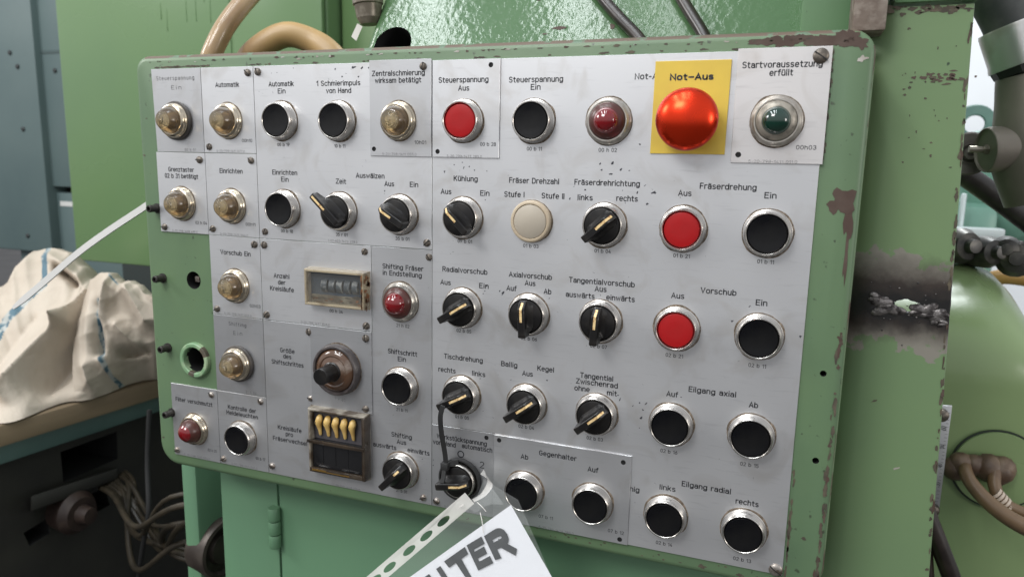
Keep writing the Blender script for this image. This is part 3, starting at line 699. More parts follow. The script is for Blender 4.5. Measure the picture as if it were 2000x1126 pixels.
# screws
sc0 = make_screw(2.9, screw_dark, 0.0); sc1 = make_screw(2.7, screw_bright, 0.0)
rd = random.Random(3)
first = {sc0: True, sc1: True}
for x, z, key in SCREWS:
    src = sc0 if z > -255 or rd.random() < .3 else sc1
    if first[src]: s = src; first[src] = False
    else: s = src.copy(); COL.objects.link(s)
    o, yy = PO[key]; s.parent = o
    s.location = (x * MM, yy, z * MM); s.rotation_euler.y = rd.uniform(0, 3.1)
    k_ = rd.uniform(.92, 1.06); s.scale = (k_, k_, k_)
for x, z, key, m_ in ((515.2, -4.4, 'start', screw_dark), (515.6, -334.1, 'big', screw_bright)):
    s = make_screw(4.5, m_, 0.6); s.parent = PO[key][0]; s.location = (x * MM, PO[key][1], z * MM)
# socket studs sticking out of the left margin
b = NB()
lathe(b, [(4.2 * MM, 0), (4.2 * MM, 1.2 * MM), (3.1 * MM, 1.4 * MM), (3.1 * MM, 9.0 * MM), (2.7 * MM, 9.6 * MM), (1.7 * MM, 9.6 * MM), (1.6 * MM, 6.0 * MM), (0, 6.0 * MM)], 22)
st0 = finish('stud_bolt', b, tex(mat('oily_black_steel', (0.022, 0.02, 0.018), 0.42, 0.3), 200, 3, (0.05, 0.045, 0.04), .45, .65), panel)
for i, (x, z) in enumerate(((1.6, -115.2), (3.0, -175.8), (3.9, -238.2), (4.2, -298.2))):
    s = st0
    if i: s = st0.copy(); COL.objects.link(s); s.parent = panel
    s.location = (x * MM - 0.005, 0.0011, z * MM)

# ---- push buttons, lamps, switches: one of each is built, the rest are copies
ROWZ = [-42.0, -110.2, -176.4, -243.2, -309.8]
def colx(i): return (i + 0.488) * CW
def gr(bm, r0, seed, mi):            # dirty rim around a bezel
    rdm = random.Random(seed); n = 40; a = []; c = []
    for k in range(n):
        t = 2 * math.pi * k / n
        w_ = 0.35 + 1.0 * max(0, noise.noise(Vector((math.cos(t) * 1.6 + seed, math.sin(t) * 1.6, seed * .7))) + .12) + rdm.uniform(0, .25)
        a.append(bm.verts.new(((r0 - .6) * MM * math.cos(t), -0.00006, (r0 - .6) * MM * math.sin(t))))
        c.append(bm.verts.new(((r0 + w_) * MM * math.cos(t), -0.00006, (r0 + w_) * MM * math.sin(t))))
    for k in range(n):
        f = bm.faces.new((a[k], a[(k + 1) % n], c[(k + 1) % n], c[k])); f.material_index = mi
def bez_prof(h=8.0): return [(14.9, 0), (15.0, .5), (14.9, 1.5), (14.35, 1.8), (14.3, 2.2), (14.6, 2.5), (14.4, 4.0), (13.75, h - 1.3), (13.3, h - .35), (12.95, h), (12.5, h), (12.1, h - .4), (11.9, h - 1.2), (11.8, 3.0)]
def bezel_mesh(name, seed, mt=None, h=8.0):
    q = NB(); lathe(q, [(r * MM, d * MM) for r, d in bez_prof(h)], 56); gr(q, 15.0, seed, 1)
    return finish(name, q, [mt or chrome, grime], None, sharp=40)
def clone(root, parent, loc):
    c = root.copy(); COL.objects.link(c); c.parent = parent; c.location = loc
    for ch in root.children:
        d = ch.copy(); COL.objects.link(d); d.parent = c
    return c
def cap_mesh(name, mt, kind):
    q = NB()
    if kind == 'concave': pr = [(11.7, 3), (11.7, 7.3), (11.3, 7.8), (10.7, 7.75), (8, 7.35), (5, 7.15), (0, 7.05)]
    else: pr = [(11.5, 3), (11.5, 6.3), (11.1, 6.9), (10.6, 7.05), (5, 7.15), (0, 7.2)]
    lathe(q, [(r * MM, d * MM) for r, d in pr], 44, 0)
    return finish(name, q, mt, None, sharp=40)
def button(mt, kind, seed):
    bz = bezel_mesh('push_button', seed); c = cap_mesh('button_cap', mt, kind); c.parent = bz
    return bz
protos = {'black': [button(cap_black, 'concave', s_) for s_ in (1, 2, 3)], 'red': [button(cap_red, 'flat', s_) for s_ in (4, 5, 6)]}
used = set()
def place(proto, parent, loc, label=None):
    if proto.name in used: o = clone(proto, parent, loc)
    else: o = proto; used.add(proto.name); o.parent = parent; o.location = loc
    if label: o['label'] = label
    rot = random.Random(int(abs(loc[0] * 9e4) + abs(loc[2] * 5e4))).uniform(0, 6)
    return o
def spot(i, j, lay=0): return (colx(i) * MM, LAYY[lay], ROWZ[j] * MM)
BUTTONS = [(2, 0, 0, 'black', 'black push button under Automatik Ein'), (3, 0, 0, 'black', 'black push button under 1 Schmierimpuls von Hand'),
    (5, 0, 1, 'red', 'red push button under Steuerspannung Aus'), (6, 0, 0, 'black', 'black push button under Steuerspannung Ein'),
    (2, 1, 0, 'black', 'black push button under Einrichten Ein'), (8, 1, 0, 'red', 'red push button under Fräserdrehung Aus'), (9, 1, 0, 'black', 'black push button under Fräserdrehung Ein'),
    (8, 2, 0, 'red', 'red push button under Vorschub Aus'), (9, 2, 0, 'black', 'black push button under Vorschub Ein'),
    (4, 3, 0, 'black', 'black push button under Shiftschritt Ein'), (8, 3, 0, 'black', 'black push button under Eilgang axial Auf'), (9, 3, 0, 'black', 'black push button under Eilgang axial Ab'),
    (1, 4, 0, 'black', 'black push button under Kontrolle der Meldeleuchten'), (6, 4, 1, 'black', 'black push button under Gegenhalter Ab'), (7, 4, 1, 'black', 'black push button under Gegenhalter Auf'),
    (8, 4, 0, 'black', 'black push button under Eilgang radial links'), (9, 4, 0, 'black', 'black push button under Eilgang radial rechts')]
seen_kind = {'black': 0, 'red': 0}
for i, j, lay, kd, lb in BUTTONS:
    p = protos[kd][seen_kind[kd] % 3]; seen_kind[kd] += 1
    place(p, panel, spot(i, j, lay), lb)
# cream blanking plug
b = NB(); lathe(b, [(r * MM, d * MM) for r, d in [(14.6, 0), (14.7, 2.5), (14.2, 3.8), (13.4, 4.2), (12.4, 4.2), (12.0, 3.6), (11.7, 3.3)]], 56); gr(b, 14.6, 9, 1)
lathe(b, [(12.05 * MM, 3.25 * MM), (11.6 * MM, 3.25 * MM)], 56, 2)
plug = finish('blanking_plug', b, [cream, grime, dark_hole], panel, spot(6, 1), sharp=50); plug['label'] = 'cream plastic blanking plug under Fräser Drehzahl'
b = NB(); lathe(b, [(r * MM, d * MM) for r, d in [(11.7, 2.0), (11.7, 3.9), (11.4, 4.1), (0, 4.15)]], 48); finish('plug_disc', b, cream_face, plug, sharp=50)
# indicator lamps with a stepped glass nose
reflector_m = mat('lamp_reflector', (0.30, 0.25, 0.17), 0.35, 0.7)
bulb_m = mat('lamp_bulb', (0.42, 0.36, 0.26), 0.2, 0.2)
def lamp(seed, skirt, nose, ring, step=True, washer=False):
    off = 3.0 if washer else 0.0
    q = NB()
    lathe(q, [(r * MM, (d + off) * MM) for r, d in [(14.0, 0), (14.2, .6), (13.9, 1.4), (13.5, 2.0), (13.7, 2.3), (13.4, 3.6), (12.7, 4.8), (11.6, 5.3), (10.9, 5.2), (10.6, 4.0)]], 52)
    gr(q, 14.0, seed, 1)
    o = finish('indicator_lamp', q, [ring, grime], None, sharp=40)
    if washer:
        q = NB(); lathe(q, [(r * MM, d * MM) for r, d in [(15.4, 0), (15.8, .6), (15.8, 2.4), (15.2, 3.1), (12, 3.1)]], 48); finish('rubber_washer', q, rubber_grey, o, sharp=40)
    q = NB()
    pr = [(10.6, 4.4), (10.7, 5.2), (10.5, 6.6), (9.9, 8.6), (8.9, 10.6), (7.6, 12.3)]
    mis = [0] * (len(pr))
    if step:
        r, d = 6.9, 12.7; nz = [(6.9, 12.5)]
        for k in range(5):
            r2 = 6.4 - k * 1.25
            nz += [(r2 + .45, nz[-1][1] + .85 - k * .06), (max(r2 - .45, .3), nz[-1][1] + .98 - k * .06)]
        pr2 = nz + [(0, nz[-1][1] + .12)]
    else: pr2 = [(7.0, 12.9), (6.0, 13.9), (4.6, 14.8), (2.6, 15.5), (0, 15.8)]
    full = pr + pr2
    mis = [0] * len(pr) + [1] * (len(pr2) - 1)
    lathe(q, [(r * MM, (d + off) * MM) for r, d in full], 48, mis=mis)
    finish('lens', q, [skirt, nose], o, sharp=28)
    q = NB(); lathe(q, [(r * MM, (d + off) * MM) for r, d in [(10.4, 4.1), (9.8, 4.6), (5.5, 3.6), (4.6, 3.6), (4.4, 7.6), (3.4, 9.6), (0, 10.4)]], 32, mis=[0, 0, 0, 1, 1, 1])
    finish('reflector', q, [reflector_m, bulb_m], o, sharp=40)
    return o
def lamp_flat(seed, nose, skirt, ring_h=5.5, rin=8.2):
    q = NB()
    lathe(q, [(r * MM, d * MM) for r, d in [(15.2, 0), (15.4, .7), (15.0, 1.8), (14.5, 2.2), (14.6, 2.8), (14.0, 4.2), (13.0, ring_h), (12.2, ring_h), (11.9, ring_h - .6)]], 52)
    gr(q, 15.3, seed, 1)
    o = finish('indicator_lamp', q, [nickel_w, grime], None, sharp=40)
    q = NB(); h = ring_h
    lathe(q, [(r * MM, d * MM) for r, d in [(12.0, h - 1.5), (11.8, h + .6), (11.0, h + 1.9), (rin + 1.2, h + 3.2), (rin + .1, h + 3.6), (rin - .3, h + 4.6), (rin - 1.3, h + 6.6), (rin - 3.0, h + 8.2), (rin - 5.4, h + 9.2), (0, h + 9.6)]], 48,
          mis=[0, 0, 0, 0, 1, 1, 1, 1, 1])
    finish('lens', q, [skirt, nose], o, sharp=40)
    return o
nickel_w = tex(mat('greyed_nickel', (0.56, 0.53, 0.48), 0.28, 1.0), 160, 4, (0.38, 0.34, 0.29), 0.45, 0.7, 0.42)
L1 = lamp(21, lens_amber, lens_nose, nickel); L2 = lamp(22, lens_amber, lens_nose, nickel, True, True)
for i, j, lay, wsh, lb in ((0, 0, 0, 1, 'clear lamp on a thick black washer under engraved Steuerspannung Ein'), (1, 0, 0, 0, 'clear lamp under Automatik'), (4, 0, 1, 0, 'clear lamp under Zentralschmierung wirksam betätigt'),
        (0, 1, 0, 0, 'clear lamp under Grenztaster 02 b 31 betätigt'), (1, 1, 0, 0, 'clear lamp under Einrichten'), (1, 2, 0, 0, 'clear lamp under Vorschub Ein'), (1, 3, 0, 1, 'clear lamp on a thick black washer under engraved Shifting Ein')):
    place(L2 if wsh else L1, panel, spot(i, j, lay), lb)
lr = lamp(23, lens_red_skirt, lens_red, nickel, False); place(lr, panel, spot(0, 4), 'red pointed lamp under Filter verschmutzt')
lr2 = lamp_flat(24, lens_red, lens_red_skirt); place(lr2, panel, spot(4, 2), 'red domed lamp under Shifting Fräser in Endstellung')
place(lr2, panel, spot(7, 0), 'red domed lamp left of the yellow plate')
lg = lamp_flat(25, lens_green, lens_flat_ring); place(lg, panel, spot(9, 0, 1), 'green domed lamp under Startvoraussetzung erfüllt')
# selector switches
def knob_bm(long=False):
    q = NB()
    lathe(q, [(r * MM, d * MM) for r, d in [(11.8, 3), (11.8, 7.8), (11.5, 8.5), (10.9, 8.7), (0, 8.7)]], 44)
    secs = []; NS = 9
    svals = [-13.6, -13.0, -11, -8, -4, 0, 3.5, 6.5, 9.0, 11.6] if not long else [-11.4, -10.8, -9, -6, -3, 0, 4, 9, 12, 15.5, 18.2, 18.8]
    for s_ in svals:
        top = 18.4 if (s_ <= 6.5 or long) else 18.4 - (s_ - 6.5) * 1.05
        wb = min(6.4, math.sqrt(max(0.1, 11.4 ** 2 - min(s_, 11.2) ** 2 if s_ > -11.2 else 5.5)) * .95)
        wb = max(wb, 2.9); wt = 2.55; d0 = 8.0 if s_ > -11.3 else 10.0
        if s_ == svals[0] or s_ == 18.8: top -= .3; wt = 2.3; wb = 2.5; d0 = 10.4
        if long and s_ > 11: d0 = 8.0 + (s_ - 11) * .62; wb = 2.9
        sec = []
        for k in range(NS + 1):
            t = k / NS; d = d0 + (top - .5 - d0) * t; w_ = wt + (wb - wt) * (1 - t) ** 2.4
            sec.append((-w_, d))
        sec.append((-wt + .5, top)); sec.append((wt - .5, top))
        for k in range(NS, -1, -1): sec.append((-sec[k][0], sec[k][1]))
        secs.append([q.verts.new((a * MM, -d * MM, s_ * MM)) for a, d in sec])
    for a, c in zip(secs, secs[1:]):
        n = len(a)
        for k in range(n): q.faces.new((a[k], a[(k + 1) % n], c[(k + 1) % n], c[k]))
    q.faces.new(secs[0]); q.faces.new(secs[-1])
    return q
def inlay_bm(short=0):
    q = NB(); w_ = 0.85
    P = {0: [(-2.4, 18.52), (6.4, 18.52), (6.6, 18.5), (10.6, 18.5 - 4.1 * 1.05)], 1: [(4.6, 18.52), (6.5, 18.5), (8.9, 18.5 - 2.4 * 1.05)], 2: [(3.2, 18.52), (17.6, 18.52)]}[short]
    rows = [[q.verts.new((a * MM, -(d + e_) * MM, s_ * MM)) for a, e_ in ((-w_, -.3), (-w_, 0), (w_, 0), (w_, -.3))] for s_, d in P]
    for a, c in zip(rows, rows[1:]):
        for k in range(3): q.faces.new((a[k], a[k + 1], c[k + 1], c[k]))
    q.faces.new(rows[0]); q.faces.new(rows[-1])
    return q
def switch(seed, short=0):
    o = bezel_mesh('selector_switch', seed); k = finish('knob', knob_bm(short == 2), knob_black, o, sharp=38)
    finish('pointer_inlay', inlay_bm(short), gold, o, sharp=38)
    return o
SW = [switch(31), switch(32), switch(33)]; SW_S = switch(34, 1); SW_L = switch(35, 2)
for n_, (i, j, lay, ang, lb) in enumerate(((3, 1, 0, 47, 'black selector switch with a long pointer under Zeit'), (4, 1, 0, 59, 'black selector switch under Auswälzen Aus Ein'), (5, 1, 0, 46, 'black selector switch under Kühlung'),
        (7, 1, 0, -47, 'black selector switch under Fräserdrehrichtung'), (5, 2, 0, -56, 'black selector switch under Radialvorschub'), (6, 2, 0, 3, 'black selector switch under Axialvorschub'),
        (7, 2, 0, -3, 'black selector switch under Tangentialvorschub'), (5, 3, 0, -62, 'black selector switch under Tischdrehung'), (6, 3, 0, -53, 'black selector switch under Ballig Aus Kegel'),
        (7, 3, 0, -49, 'black selector switch under Tangential Zwischenrad'), (4, 4, 0, -43, 'black selector switch with a short pointer under Shifting'), (5, 4, 0, -80, 'black selector switch under Werkstückspannung'))):
    p = SW_S if (i, j) == (4, 4) else SW_L if (i, j) == (3, 1) else SW[n_ % 3]
    o = place(p, panel, spot(i, j, lay), lb)
    if (i, j) == (4, 4): o.location.z -= 0.0027
    for ch in o.children: ch.rotation_euler = (0, -math.radians(ang), 0)
# emergency stop
b = NB(); lathe(b, [(r * MM, d * MM) for r, d in [(14.5, 0), (14.6, 1.5), (13.6, 2.2), (13.6, 6), (12.5, 7), (9, 7), (9, 12)]], 48)
es = finish('emergency_stop', b, chrome, panel, (441.5 * MM, LAYY[1], ROWZ[0] * MM + 0.0004), sharp=40); es['label'] = 'red mushroom emergency stop button on the yellow plate'
b = NB(); pr = [(8, 11.5), (17.0, 11.8), (18.6, 12.4), (19.1, 13.6)]
for k in range(1, 13):
    t = math.radians(90 * k / 12); pr.append((19.1 * math.cos(t) if k < 12 else 0, 13.6 + 11.2 * math.sin(t)))
lathe(b, [(r * MM, d * MM) for r, d in pr], 64); finish('mushroom_cap', b, mushroom, es, sharp=60)

# ---- cycle counter with its clear hood
clear_yellow, _, _ = see_through(tex(mat('yellowed_clear_plastic', (0.40, 0.335, 0.225), 0.10), 70, 5, (0.10, 0.06, 0.032), 0.5, 0.72), 0.72)
clear_pane, _, _ = see_through(mat('clear_pane', (0.20, 0.19, 0.17), 0.06), 0.12)
drum_dark = tex(mat('counter_face', (0.040, 0.060, 0.085), 0.35), 50, 4, (0.085, 0.10, 0.11), 0.4, 0.7)
drum_pale = tex(mat('worn_digit_wheel', (0.06, 0.075, 0.085), 0.5), 220, 3, (0.22, 0.23, 0.22), 0.5, 0.62)
rust = tex(mat('rust_stain', (0.22, 0.09, 0.03), 0.6), 120, 4, (0.07, 0.04, 0.02), 0.4, 0.6)
cnt = empty('cycle_counter', (0, 0, 0)); cnt.parent = panel; cnt['label'] = 'cycle counter with a yellowed clear hood'
def hood(x0, z0, x1, z1, h, t, flare=0.0, name='hood', mt=None):
    q = NB()
    o_f = [(x0, z0), (x1, z0), (x1, z1), (x0, z1)]; o_b = [(x0 - flare, z0 - flare), (x1 + flare, z0 - flare), (x1 + flare, z1 + flare), (x0 - flare, z1 + flare)]
    i_f = [(x0 + t, z0 + t), (x1 - t, z0 + t), (x1 - t, z1 - t), (x0 + t, z1 - t)]
    rings = [[q.verts.new((x * MM, -d * MM, z * MM)) for x, z in lp] for lp, d in ((o_b, 0.05), (o_f, h - .6), (inset(o_f[:], 0.6), h), (inset(i_f, -0.4), h), (i_f, h - .5), (i_f, 1.4))]
    for a, c in zip(rings, rings[1:]):
        for k in range(4): q.faces.new((a[k], a[(k + 1) % 4], c[(k + 1) % 4], c[k]))
    return finish(name, q, mt or clear_yellow, cnt, sharp=25)
hood(152.0, -184.2, 206.0, -155.6, 8.5, 2.0, 0.8)
b = NB(); box(b, (154.2 * MM, -2.0 * MM, -182.4 * MM), (203.8 * MM, -0.05 * MM, -157.4 * MM), 0)
box(b, (154.4 * MM, -3.0 * MM, -182.2 * MM), (203.6 * MM, -1.9 * MM, -176.0 * MM), 1)
rdm = random.Random(8)
for i in range(26): blotch(b, rdm.uniform(156, 202) * MM, (-179.6 + rdm.gauss(0, 1.3)) * MM, rdm.uniform(.6, 4) * MM, rdm.uniform(.4, 1.3) * MM, -0.00306 - .00001 * (i % 5), i, 2 if rdm.random() < .6 else 3, 14)
finish('counter_face', b, [drum_dark, tex(mat('dusty_sill', (0.20, 0.18, 0.13), 0.6), 80, 5, (0.07, 0.05, 0.03), .4, .65), dark_chip, rust], cnt)
b = NB()
for k in range(5):
    cx = 167.5 + k * 7.0
    Mx = Matrix.Rotation(math.radians(90), 4, 'Z')
    lathe(b, [(0, -2.5 * MM), (6.2 * MM, -2.5 * MM), (6.2 * MM, 2.5 * MM), (0, 2.5 * MM)], 28, 0, (cx * MM, 0.0012, -168.6 * MM), Mx)
finish('digit_wheel', b, drum_pale, cnt, sharp=40)
b = NB(); box(b, (154.9 * MM, -7.2 * MM, -181.3 * MM), (203.1 * MM, -6.4 * MM, -158.5 * MM), 0); finish('window', b, clear_pane, cnt)
b = NB()
for i in range(14): blotch(b, 206.35 * MM, rdm.uniform(-183, -158) * MM, rdm.uniform(.2, .5) * MM, rdm.uniform(.4, 2.4) * MM, -0.0045 - rdm.uniform(-.003, .003), i + 60, 0, 12, 0, .5, lambda p: Vector((0.2069, p.y + (p.x - 0.20635) * 4, p.z)))
for i in range(16): blotch(b, 204.4 * MM, rdm.uniform(-184, -160) * MM, rdm.uniform(.3, .9) * MM, rdm.uniform(.5, 3.0) * MM, -0.00856, i + 80, 0, 12)
finish('rust_streaks', b, rust, cnt)
# ---- preset counter with five yellow levers
amber_clear, _, _ = see_through(tex(mat('amber_clear_plastic', (0.050, 0.034, 0.021), 0.07, 0.0, **{'Coat Weight': 0.6}), 40, 5, (0.016, 0.011, 0.008), 0.42, 0.62), 0.74)
dusty = tex(mat('dusty_putty_rim', (0.27, 0.245, 0.20), 0.5), 90, 5, (0.07, 0.05, 0.032), 0.42, 0.62)
tooth = tex(mat('yellowed_lever', (0.60, 0.41, 0.14), 0.38), 120, 4, (0.45, 0.28, 0.08), 0.45, 0.7)
slate = tex(mat('counter_backing', (0.055, 0.052, 0.058), 0.5), 50, 4, (0.08, 0.07, 0.07), 0.4, 0.7)
pre_mid = mat('dark_window', (0.012, 0.012, 0.013), 0.15)
pc = empty('preset_counter', (0, 0, 0)); pc.parent = panel; pc['label'] = 'preset counter with five yellow levers'
cnt_save, cnt = cnt, pc
hood(151.0, -324.6, 204.4, -270.2, 7.5, 2.0, 0.9, 'hood', dusty)
cnt = cnt_save
b = NB(); box(b, (153.4 * MM, -1.6 * MM, -297.0 * MM), (202.3 * MM, -0.05 * MM, -272.6 * MM), 0, 0.0)
finish('lever_field', b, slate, pc)
b = NB(); box(b, (153.4 * MM, -5.0 * MM, -321.0 * MM), (202.3 * MM, -0.05 * MM, -297.2 * MM), 0, 0.0004)
for k in range(3): box(b, ((163 + k * 12) * MM, -5.3 * MM, -317 * MM), ((163.6 + k * 12) * MM, -5.0 * MM, -300 * MM), 0)
finish('dark_window', b, pre_mid, pc)
b = NB()
box(b, (150.6 * MM, -9.2 * MM, -299.0 * MM), (205.0 * MM, -7.6 * MM, -296.0 * MM), 0, 0.0005)
box(b, (152.0 * MM, -8.2 * MM, -324.2 * MM), (203.8 * MM, -5.2 * MM, -320.4 * MM), 0, 0.0005)
box(b, (202.4 * MM, -9.0 * MM, -324.0 * MM), (205.4 * MM, -0.2 * MM, -271.0 * MM), 0, 0.0005)
finish('amber_frame', b, amber_clear, pc)
b = NB(); box(b, (155 * MM, -8.5 * MM, -322.6 * MM), (168 * MM, -8.2 * MM, -321.2 * MM), 0); box(b, (168 * MM, -8.42 * MM, -322.9 * MM), (190 * MM, -8.2 * MM, -322.2 * MM), 0)
finish('brass_latch', b, mat('old_brass', (0.5, 0.30, 0.08), 0.3, 0.9), pc)
for k in range(5):
    b = NB(); cx = 158.9 + k * 7.9; P = []
    rows = []
    for (dz, hw, y_, th) in ((0.0, 1.2, 3.2, 1.2), (-1.2, 2.4, 3.6, 2.2), (-3.6, 3.0, 4.4, 2.8), (-6.4, 3.0, 4.6, 2.6), (-9.5, 2.2, 3.9, 2.0), (-13.0, 1.6, 3.2, 1.4), (-16.6, 1.35, 2.9, 1.1), (-17.4, .9, 2.8, .8)):
        rows.append([b.verts.new(((cx + hw * math.cos(a) + (0.9 if dz > -4 else 0) - .05 * dz) * MM, -(y_ + th * math.sin(a)) * MM, (-276.0 + dz) * MM)) for a in [2 * math.pi * q / 12 for q in range(12)]])
    for a, c in zip(rows, rows[1:]):
        for q in range(12): b.faces.new((a[q], a[(q + 1) % 12], c[(q + 1) % 12], c[q]))
    b.faces.new(rows[0]); b.faces.new(rows[-1])
    blotch(b, (cx - .6) * MM, -281.6 * MM, .35 * MM, .5 * MM, -0.00735, k, 1, 10)
    finish('lever', b, [tooth, dark_chip], pc, sharp=60)
# ---- step-size dial
pot = empty('step_dial', (0.1773, LAYY[1], -0.2358)); pot.parent = panel; pot['label'] = 'step size dial with a black shaft under a dusty brown hood'
b = NB(); lathe(b, [(r * MM, d * MM) for r, d in [(20.8, 0), (21.0, 1), (20.6, 5.5), (19.6, 6.6), (18.2, 6.6), (17.6, 5.6), (17.4, 4)]], 56); gr(b, 20.9, 44, 1)
finish('dial_rim', b, [tex(mat('worn_dial_rim', (0.05, 0.043, 0.043), 0.36), 110, 4, (0.10, 0.085, 0.08), 0.45, 0.7), grime], pot, sharp=40)
b = NB(); lathe(b, [(r * MM, d * MM) for r, d in [(17.5, 4.2), (16.6, 6.2), (14.5, 7.6), (12.6, 8.2), (11.6, 7.7), (10.2, 8.3), (8.4, 9.2), (7.0, 9.6)]], 56)
finish('dial_hood', b, tex(mat('brown_stained_plastic', (0.085, 0.045, 0.026), 0.14, 0.0, **{'Coat Weight': 0.5}), 55, 5, (0.22, 0.18, 0.15), 0.54, 0.68, 0.4), pot, sharp=40)
b = NB(); lathe(b, [(r * MM, d * MM) for r, d in [(8.0, 8.6), (8.0, 10), (7.2, 10.6), (7.0, 12), (6.6, 22), (6.5, 24.6), (6.1, 25), (0, 24.8)]], 40)
for f in b.faces:
    pass
finish('dial_shaft', b, knob_black, pot, sharp=40)
# ------------------------------------------------------------------ machine round the panel
def strip_y(px, py, Y): p = at(px, py, Y); return (p.x, p.z)
paint_gloss = tex(mat('green_gloss_paint', (0.132, 0.222, 0.098), 0.24), 2.5, 4, (0.112, 0.196, 0.092), 0.35, 0.7, 0.36, 0.10, 30, 0.002)
paint_soft = tex(mat('green_soft_paint', (0.105, 0.205, 0.092), 0.40), 6, 5, (0.088, 0.175, 0.085), 0.35, 0.7, 0.52, 0.08, 160, 0.0005)
tex(paint_soft, 150, 2, (0.03, 0.05, 0.03), 0.74, 0.78)
paint_pebble = tex(mat('green_pebbled_paint', (0.075, 0.150, 0.066), 0.15), 5, 4, (0.065, 0.135, 0.06), 0.4, 0.7, None, 0.6, 170, 0.0007)
teal = tex(mat('teal_cabinet_paint', (0.105, 0.150, 0.148), 0.5), 4, 5, (0.080, 0.122, 0.124), 0.35, 0.7, 0.62)
black_gap = mat('black_gap', (0.006, 0.006, 0.006), 0.8)

# pebbled sloping machine head behind the panel
head = tag(empty('milling_machine', (0.1, 0.15, 0.0)), 'pebbled glossy green machine head sloping up behind the top of the panel', 'machine')
def hd(px, py):                      # a point of the slope: plane leaning back 25 degrees through y = .10 at z = .02
    d = CAM_R * ((px - 1000) / 1427.45) - CAM_U * ((py - 563) / 1427.45) + CAM_F
    nrm = Vector((0, -math.cos(math.radians(27)), math.sin(math.radians(27)))); p0 = Vector((0, 0.10, 0.02))
    return CAM_P + d * ((p0 - CAM_P).dot(nrm) / d.dot(nrm))
nrm_h = Vector((0, -math.cos(math.radians(27)), math.sin(math.radians(27))))
b = NB()
a0, a1 = hd(700, 112), hd(747, -18); a2 = a1 + (a1 - a0) * 2.2; 
r0, r1 = hd(1672, 80), hd(1672, -60)
lo_l = a0 + (a0 - a1) * 0.9; lo_r = Vector((r0.x, 0, 0)); 
def on(x, z): # slope point from x, z
    t = math.tan(math.radians(27)); return Vector((x, 0.10 + (z - 0.02) * t, z))
poly = [on(lo_l.x, lo_l.z), on(r0.x, lo_l.z), on(r1.x, a2.z), on(a2.x, a2.z)]
hc = hd(766, 88); hr = 0.0185
# the face with a real round opening: local (u, v) coordinates on the slope
U_ = Vector((1, 0, 0)); V_ = nrm_h.cross(U_) * -1
V_ = Vector((0, math.sin(math.radians(27)), math.cos(math.radians(27))))
O_ = on(0, 0.02)
def uv(p): d = p - O_; return (d.dot(U_), d.dot(V_))
pu = [uv(p) for p in poly]; cu = uv(hc)
Mh = Matrix(((1, 0, 0, O_.x), (0, -nrm_h.y * 1, V_.y, O_.y), (0, -nrm_h.z, V_.z, O_.z), (0, 0, 0, 1)))
q = NB()
sheet(q, pu, [(circ(cu[0], cu[1], hr, 32), 0.05)], 0.0, 0.12, 0, 0, 0, 1, [(0.012, 0.0), (0.006, 0.0018), (0.0018, 0.006), (0.0, 0.012)])
for i, (cx_, cy_, rx_, rz_) in enumerate(((1092, 55, 5.0, 1.7), (1064, 67, 2.2, .6), (1196, 52, 2.0, 2.6), (1052, 1, 2, .5))):
    c_ = uv(hd(cx_, cy_)); blotch(q, c_[0], c_[1], rx_ * MM, rz_ * MM, -0.00025, i + 5, 2, 16, 0.0, .35)
q.transform(Mh)
finish('sloping_cover', q, [paint_pebble, dark_hole, primer], head, sharp=50)
b = NB(); box(b, (lo_l.x + .02, 0.17, -0.2), (r0.x, 0.5, 0.05), 0, 0.004); finish('head_body', b, paint_soft, head)
# right flank of the head and the rusty bracket
b = NB(); p = at(1655, 40, 0.075)
box(b, (p.x - .030, 0.085, -0.2), (p.x + .014, 0.30, 0.4), 0, 0.003); finish('side_rib', b, paint_soft, head)
def lathe_along(bm, p, d, prof, seg=32, mi=0, mis=None):
    d = Vector(d).normalized(); M_ = Vector((0, -1, 0)).rotation_difference(d).to_matrix().to_4x4()
    lathe(bm, prof, seg, mi, tuple(p), M_, mis)
b = NB(); p = at(1697, 30, 0.05); q0 = at(1697, 68, 0.05)
box(b, (p.x - .010, 0.035, q0.z), (p.x + .009, 0.075, p.z + .12), 0, 0.0015)
rusty = tex(mat('rusty_bracket', (0.16, 0.125, 0.10), 0.7), 90, 6, (0.30, 0.26, 0.22), 0.45, 0.68, None, 0.5, 250, 0.001)
tag(finish('rusty_bracket', b, rusty), 'rusty grey steel bracket above the worn upper right panel corner', 'bracket')

# two dark oily hoses across the head
oily = tex(mat('oily_dark_hose', (0.014, 0.009, 0.007), 0.30, 0.0, **{'Coat Weight': 0.15}), 60, 4, (0.03, 0.02, 0.015), 0.45, 0.7, 0.4)
for pts, lb in ((((980, -300), (1070, -150), (1130, -60), (1176, 2), (1212, 44), (1250, 84), (1280, 130)), 'thin dark oily hose crossing the pebbled head, left one of two'), (((1170, -310), (1240, -170), (1290, -70), (1328, 0), (1352, 40), (1376, 80), (1396, 130)), 'thin dark oily hose crossing the pebbled head, right one of two')):
    b = NB(); tube(b, [hd(x, y) + nrm_h * 0.006 for x, y in pts], 0.0046, 14); tag(finish('oil_hose', b, oily), lb, 'hose', 'oily hoses on the machine head')

